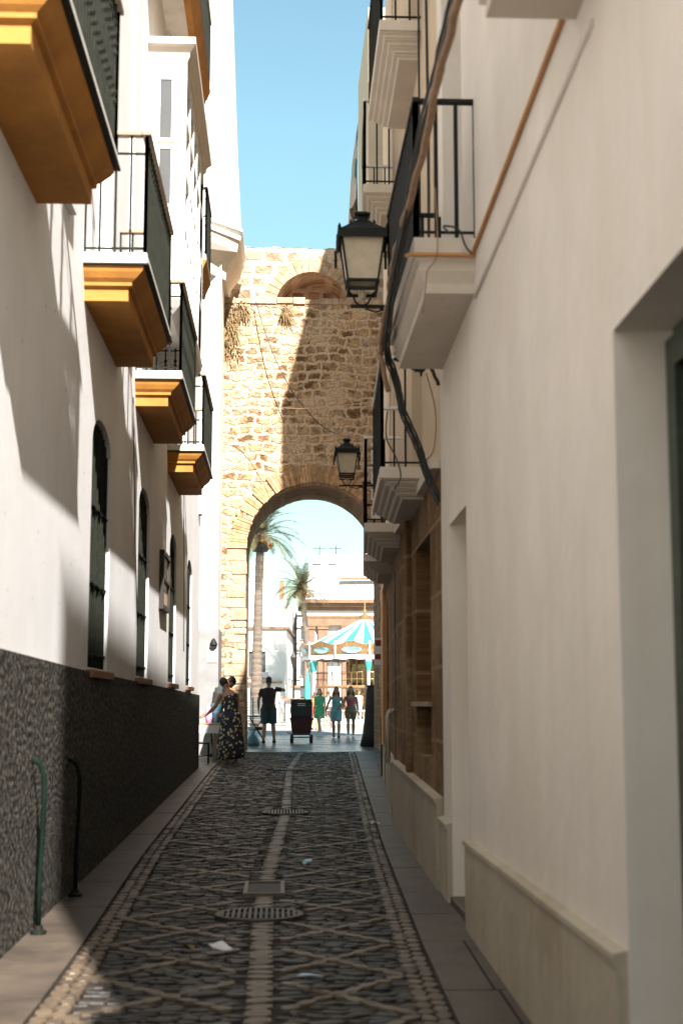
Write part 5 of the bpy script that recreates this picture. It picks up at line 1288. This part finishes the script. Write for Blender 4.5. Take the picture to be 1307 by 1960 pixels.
def person(label, loc, rz, h, J, sk, clothes, hair, female=0, hairlen=0, group=None, shoes=None):
    e = empty('person', loc, rz, label, 'person', group); s_ = h / 1.75; e.scale = (s_, s_, s_)
    mb = LMB(); sd = side_of(J)
    mb.loft(torso_rings(J, 0, female), side=sd, seg=14)
    n, hd = J['neck'], J['head']; ax = (hd - n).normalized(); fwd = ax.cross(sd) * -1
    if fwd.dot(V((0, 1, 0))) < 0 and not J.get('back'): pass
    fwd = sd.cross(ax) * -1 if (sd.cross(ax)).y < 0 else sd.cross(ax)
    mb.loft([(n - ax * .03, .06, .058), (n + ax * .05, .05, .052), (n + ax * .10, .05, .055)], side=sd, seg=12)
    mb.loft([(hd - ax * .125 + fwd * .03, .03, .035), (hd - ax * .10 + fwd * .022, .052, .062), (hd - ax * .05 + fwd * .008, .068, .086), (hd, .074, .096), (hd + ax * .05, .075, .097), (hd + ax * .09, .06, .08), (hd + ax * .115, .03, .04)], side=sd, seg=14)
    mb.loft([(hd + fwd * .088 + ax * .015, .008, .008), (hd + fwd * .115 - ax * .03, .014, .014), (hd + fwd * .09 - ax * .04, .012, .01)], side=sd, seg=6)
    for q in (-1, 1): mb.ball(hd + sd * .077 * q - ax * .01, .012, .02, .032, 8, 6)
    for q in 'LR':
        limb(mb, J['sh' + q], J['el' + q], J['wr' + q], .054 - .006 * female, .041, .027, 1.02)
        limb(mb, J['hip' + q], J['knee' + q], J['ank' + q], .088, .056, .037, 1.06)
        a = J['ank' + q]; fd = (V((0, 1, 0)) if not J.get('foot' + q) else J['foot' + q]).normalized(); dz = V((0, 0, 1))
        mb.loft([(a - fd * .06 - dz * .045, .028, .03), (a - dz * .04, .035, .04), (a + fd * .08 - dz * .055, .04, .028), (a + fd * .15 - dz * .065, .038, .018), (a + fd * .18 - dz * .068, .02, .012)], side=fd.cross(dz), seg=8)
        w = J['wr' + q]; d = J['dir' + q].normalized(); th = (sd if q == 'L' else -sd); th = (th - d * th.dot(d)).normalized() if abs(th.dot(d)) < .95 else d.orthogonal().normalized(); fwd2 = d.cross(th).normalized()
        mb.loft([(w - d * .01, .024, .02), (w + d * .045, .038, .016), (w + d * .085, .036, .013)], side=fwd2, seg=8)
    o = mb.build('body', sk, e, smooth=True); remesh(o, .0125)
    for q in 'LR':
        mb = LMB(); mb.smooth = True
        w = J['wr' + q]; d = J['dir' + q].normalized(); th = (sd if q == 'L' else -sd); th = (th - d * th.dot(d)).normalized() if abs(th.dot(d)) < .95 else d.orthogonal().normalized(); f2 = d.cross(th).normalized()
        for i, (off, L) in enumerate(((-.027, .062), (-.009, .075), (.009, .07), (.026, .055))):
            b = w + d * .075 + f2 * off; mb.tube([b, b + d * L * .4 + th * .004, b + d * L * .75 + th * .014, b + d * L * .9 + th * .026], .0082, 6, .006)
        b = w + d * .02 + f2 * -.032; mb.tube([b, b - f2 * .02 + d * .03 + th * .01, b - f2 * .025 + d * .055 + th * .02], .0095, 6, .007)
        mb.build('fingers', sk, e)
    # face
    for q in (-1, 1):
        mb = LMB(); mb.ball(hd + fwd * .091 + sd * .031 * q + ax * .005, .011, .008, .007, 8, 6); mb.build('eye', HAIR, e, smooth=True)
    mb = LMB(); mb.ball(hd + fwd * .094 - ax * .068, .022, .008, .006, 8, 6); mb.build('mouth', mat('lips', (.3, .08, .07), .5), e, smooth=True)
    # hair
    mb = LMB(); up_ = ax
    mb.loft([(hd - ax * .05 - fwd * .045, .070, .05), (hd - fwd * .025 + ax * .0, .084, .085), (hd - fwd * .014 + ax * .06, .086, .10), (hd - fwd * .008 + ax * .105, .068, .082), (hd - fwd * .006 + ax * .132, .03, .04)], side=sd, seg=14)
    if hairlen:
        r_ = random.Random(int(h * 100)); L = hairlen
        for q in (-1, -.55, 0, .55, 1):
            b = hd + sd * .062 * q - fwd * (.03 + .03 * (1 - abs(q))) + ax * .04
            pts = [(b, .03, .035), (b - V((0, 0, .1)) + sd * .02 * q, .04, .035), (b - V((0, 0, .2 * L / .4)) + sd * .035 * q, .045, .03), (b - V((0, 0, .8 * L)) + sd * .04 * q + fwd * (.05 if abs(q) == 1 else -.02), .035, .025), (b - V((0, 0, L)) + sd * .04 * q + fwd * (.06 if abs(q) == 1 else -.02), .012, .01)]
            mb.loft(pts, side=sd, seg=8)
    o = mb.build('hair', hair, e, smooth=True); remesh(o, .011, 2)
    for c in clothes: c(e, J, sd, female)
    if shoes:
        for q in 'LR':
            mb = LMB(); a = J['ank' + q]; fd = V((0, 1, 0)); dz = V((0, 0, 1))
            mb.loft([(a - fd * .085 - dz * .045, .035, .035), (a - fd * .02 - dz * .035, .048, .055), (a + fd * .07 - dz * .05, .05, .042), (a + fd * .16 - dz * .06, .048, .03), (a + fd * .205 - dz * .066, .025, .018)], side=fd.cross(dz), seg=10); mb.build('shoe', shoes, e, smooth=True)
    return e
def shirt(m, sleeve=.55, low=-.06, g=.018, name='shirt', top=None):
    def f(e, J, sd, fem):
        mb = LMB(); rg = torso_rings(J, g, fem, low)
        if top is not None: rg = rg[:top]
        p, c = J['pelv'], J['chest']; rg[0] = (rg[0][0], .165 + g, .118 + g)
        mb.loft(rg, side=sd, seg=16)
        if sleeve:
            for q in 'LR':
                a, b, w = J['sh' + q], J['el' + q], J['wr' + q]; en = a.lerp(b, min(1, sleeve))
                mb.loft([(a - (b - a) * .08, .06, .06), (a, .066, .066), (a.lerp(en, .6), .064, .064), (en, .062, .062)], seg=12)
        o = mb.build(name, m, e, smooth=True); remesh(o, .013, 2)
    return f
def shorts(m, k=.75, g=.022, name='shorts', waist=.12):
    def f(e, J, sd, fem):
        mb = LMB(); p, c = J['pelv'], J['chest']; up = (c - p).normalized()
        mb.loft([(p - up * .10, .13 + g, .10 + g), (p, .162 + g, .115 + g), (p + up * waist, .14 + g, .1 + g)], side=sd, seg=16)
        for q in 'LR':
            a, b, c2 = J['hip' + q], J['knee' + q], J['ank' + q]
            en = a.lerp(b, min(1, k)) if k <= 1 else b.lerp(c2, k - 1)
            mb.loft([(a, .095 + g, .1 + g), (a.lerp(b, .5 * min(k, 1)), .085 + g, .09 + g), (a.lerp(b, min(k, 1) * .95), .072 + g, .075 + g), (en, .07 + g, .072 + g)], side=sd, seg=12)
        o = mb.build(name, m, e, smooth=True); remesh(o, .014, 2)
    return f
def skirt(m, z_hem, wide, name='skirt', zt=.08):
    def f(e, J, sd, fem):
        mb = LMB(); p, c = J['pelv'], J['chest']; n = 28; vs = []; rows = 9
        for i in range(rows):
            t = i / (rows - 1); z = p.z + zt - (p.z + zt - z_hem) * t; y = p.y * (1 - t) + t * (J['kneeL'].y + J['kneeR'].y) / 2 * .6
            rx = .15 + (wide - .15) * min(1, t * 1.2 + .15) ** .8; ry = .11 + (wide * .8 - .11) * min(1, t * 1.2 + .15)
            for k in range(n):
                a = 2 * math.pi * k / n; fo = 1 + .06 * t * math.sin(a * 7 + t)
                vs.append(V((p.x * (1 - t), y, z)) + sd * rx * fo * math.cos(a) + V((0, ry * fo * math.sin(a), 0)))
        mb.add(vs, [(i * n + k, i * n + (k + 1) % n, (i + 1) * n + (k + 1) % n, (i + 1) * n + k) for i in range(rows - 1) for k in range(n)])
        o = mb.build(name, m, e, smooth=True); so = o.modifiers.new('solid', 'SOLIDIFY'); so.thickness = .006
    return f
floral = bpy.data.materials.new('floral_print'); floral.use_nodes = True
n_ = floral.node_tree.nodes; l_ = floral.node_tree.links; b_ = n_['Principled BSDF']; b_.inputs['Roughness'].default_value = .85
tc_ = n_.new('ShaderNodeTexCoord'); v_ = n_.new('ShaderNodeTexVoronoi'); v_.inputs['Scale'].default_value = 15; v_.inputs['Randomness'].default_value = 1
l_.new(tc_.outputs['Object'], v_.inputs[0]); r_ = n_.new('ShaderNodeValToRGB'); l_.new(v_.outputs['Distance'], r_.inputs[0])
r_.color_ramp.elements[0].position = .28; r_.color_ramp.elements[0].color = (.55, .42, .24, 1); r_.color_ramp.elements[1].position = .42; r_.color_ramp.elements[1].color = (.015, .02, .028, 1)
l_.new(r_.outputs[0], b_.inputs['Base Color'])

# man with his back to us, right arm lifted
JB = joints(wrR=(.34, .27, 1.44), elR=(.42, .06, 1.40), dirR=(-.3, 1, 0), shR=(.19, 0, 1.43), elL=(-.27, -.03, 1.14), wrL=(-.27, .0, .88), hipL=(-.1, 0, .92), kneeL=(-.11, .02, .5), kneeR=(.12, .04, .5), ankR=(.15, .0, .085), ankL=(-.13, -.03, .085))
person('burly man in a dark maroon shirt seen from behind with his right arm raised', (-.33, 41.2, ZG), 0, 1.88, JB, SKD, [shirt(cloth('maroon_cloth', (.035, .012, .012)), .6, g=.036), shorts(cloth('teal_denim', (.03, .055, .06)), .95, g=.032)], HAIR, shoes=M['blk'])
# man in grey shirt bent over the table
JG = joints(chest=(0, .07, 1.26), neck=(0, .18, 1.43), head=(0, .31, 1.50), shL=(-.18, .12, 1.38), shR=(.18, .12, 1.38), elL=(-.22, .12, 1.10), elR=(.22, .14, 1.10), wrL=(-.18, .33, .98), wrR=(.16, .33, .98), dirL=(0, 1, -.4), dirR=(0, 1, -.4))
person('man in a charcoal t-shirt and denim shorts bending over the white topped table', (-1.38, 31.1, .22), R(-62), 1.88, JG, SK, [shirt(cloth('charcoal_cloth', (.035, .038, .035)), .5), shorts(cloth('denim', (.05, .11, .15)), .9)], HAIR, shoes=M['blk'])
mb = MB(); mb.loft([((-1.50, 30.55, .95), .06, .09), ((-1.51, 30.55, 1.12), .08, .1), ((-1.52, 30.55, 1.3), .05, .06), ((-1.50, 30.55, 1.36), .015, .02)], side=(1, 0, 0), seg=10)
tag(mb.build('bag', cloth('pink_cloth', (.62, .3, .5)), smooth=True), 'pink bag hanging at the back of the man in the charcoal shirt', 'bag')
# woman in floral dress leaning, back to camera, reaching left
JF = joints(pelv=(0, 0, .95), chest=(-.0, .03, 1.26), neck=(-.05, .08, 1.45), head=(-.10, .14, 1.58), shL=(-.19, .08, 1.38), shR=(.12, .02, 1.40), elR=(.16, .10, 1.12), wrR=(-.08, .24, .97), dirR=(-1, .5, -.3), elL=(-.26, .2, 1.14), wrL=(-.42, .3, .96), dirL=(-1, .5, -.3))
person('woman in a long navy and cream floral dress leaning towards the table', (-.97, 28.6, .2), R(22), 1.74, JF, SK, [shirt(floral, 0, top=6, name='dress_bodice', g=.014), skirt(floral, .10, .27, name='dress_skirt')], HAIR, 1, .0)
# two women walking towards us
def walk(st=.16, ph=1): return dict(kneeL=(-.09, ph * st * .9, .51), ankL=(-.08, ph * st, .10), kneeR=(.09, -ph * st * .3, .50), ankR=(.08, -ph * st * 1.2, .12))
person('woman in a teal top and pale blue skirt walking towards the arch', (1.83, 47.0, ZG), R(180), 1.66, joints(**walk(.14, 1), wrR=(.36, -.08, .92), elR=(.29, -.05, 1.14), wrL=(-.14, .2, 1.02), elL=(-.24, .03, 1.12), dirL=(1, .4, 0)), SKD, [shirt(cloth('teal_top', (.10, .28, .28)), 0, top=6, name='top', g=.01), shorts(cloth('pale_denim', (.16, .30, .32)), .8, name='skirt_shorts', g=.03)], HAIR, 1, .42, 'two women walking side by side', M['blk'])
person('woman in a dark pink top and olive shorts walking beside the one in teal', (2.32, 47.3, ZG), R(176), 1.68, joints(**walk(.12, -1), wrR=(.2, .2, 1.05), elR=(.25, .0, 1.12)), SKD, [shirt(cloth('pink_top', (.28, .08, .10)), 0, top=6, name='top', g=.01), shorts(cloth('olive_cloth', (.17, .14, .09)), .6, g=.032)], HAIR, 1, .40, 'two women walking side by side', M['paper'])
person('woman in a loose bright green dress striding across the sunlit square', (1.52, 55.5, ZG), R(150), 1.68, joints(**walk(.2, 1)), SK, [shirt(cloth('green_cloth', (.05, .30, .13)), .5, g=.035, name='dress'), skirt(cloth('green_cloth', (.05, .30, .13)), .58, .22, name='dress_hem')], HAIRB, 1, .2)
person('young person in a white t-shirt and brown shorts walking away on the square', (1.95, 58.5, ZG), R(-20), 1.62, joints(**walk(.2, -1)), SK, [shirt(cloth('white_cloth', (.75, .74, .72)), .5), shorts(cloth('brown_cloth', (.12, .07, .05)), .7)], HAIRB, shoes=M['canvas'])
person('person in an orange top partly hidden behind the woman in green', (1.5, 62, ZG), R(20), 1.62, joints(), SK, [shirt(cloth('orange_cloth', (.6, .22, .08)), .5), shorts(cloth('red_cloth', (.35, .05, .04)), .7)], HAIRB, 1, .3)
person('person in a white top and cap standing at the edge of the carousel', (4.15, 75.9, .52), R(200), 1.5, joints(elR=(.3, .2, 1.2), wrR=(.2, .38, 1.15)), SK, [shirt(M['canvas'], .5), shorts(cloth('pale_blue_cloth', (.35, .5, .55)), .7)], HAIRB)
person('distant person in a mauve shirt standing near the white block', (.08, 86, ZG), R(170), 1.6, joints(), SK, [shirt(cloth('mauve_cloth', (.3, .25, .33)), .6), shorts(cloth('grey_cloth', (.25, .22, .22)), .9)], HAIRB)
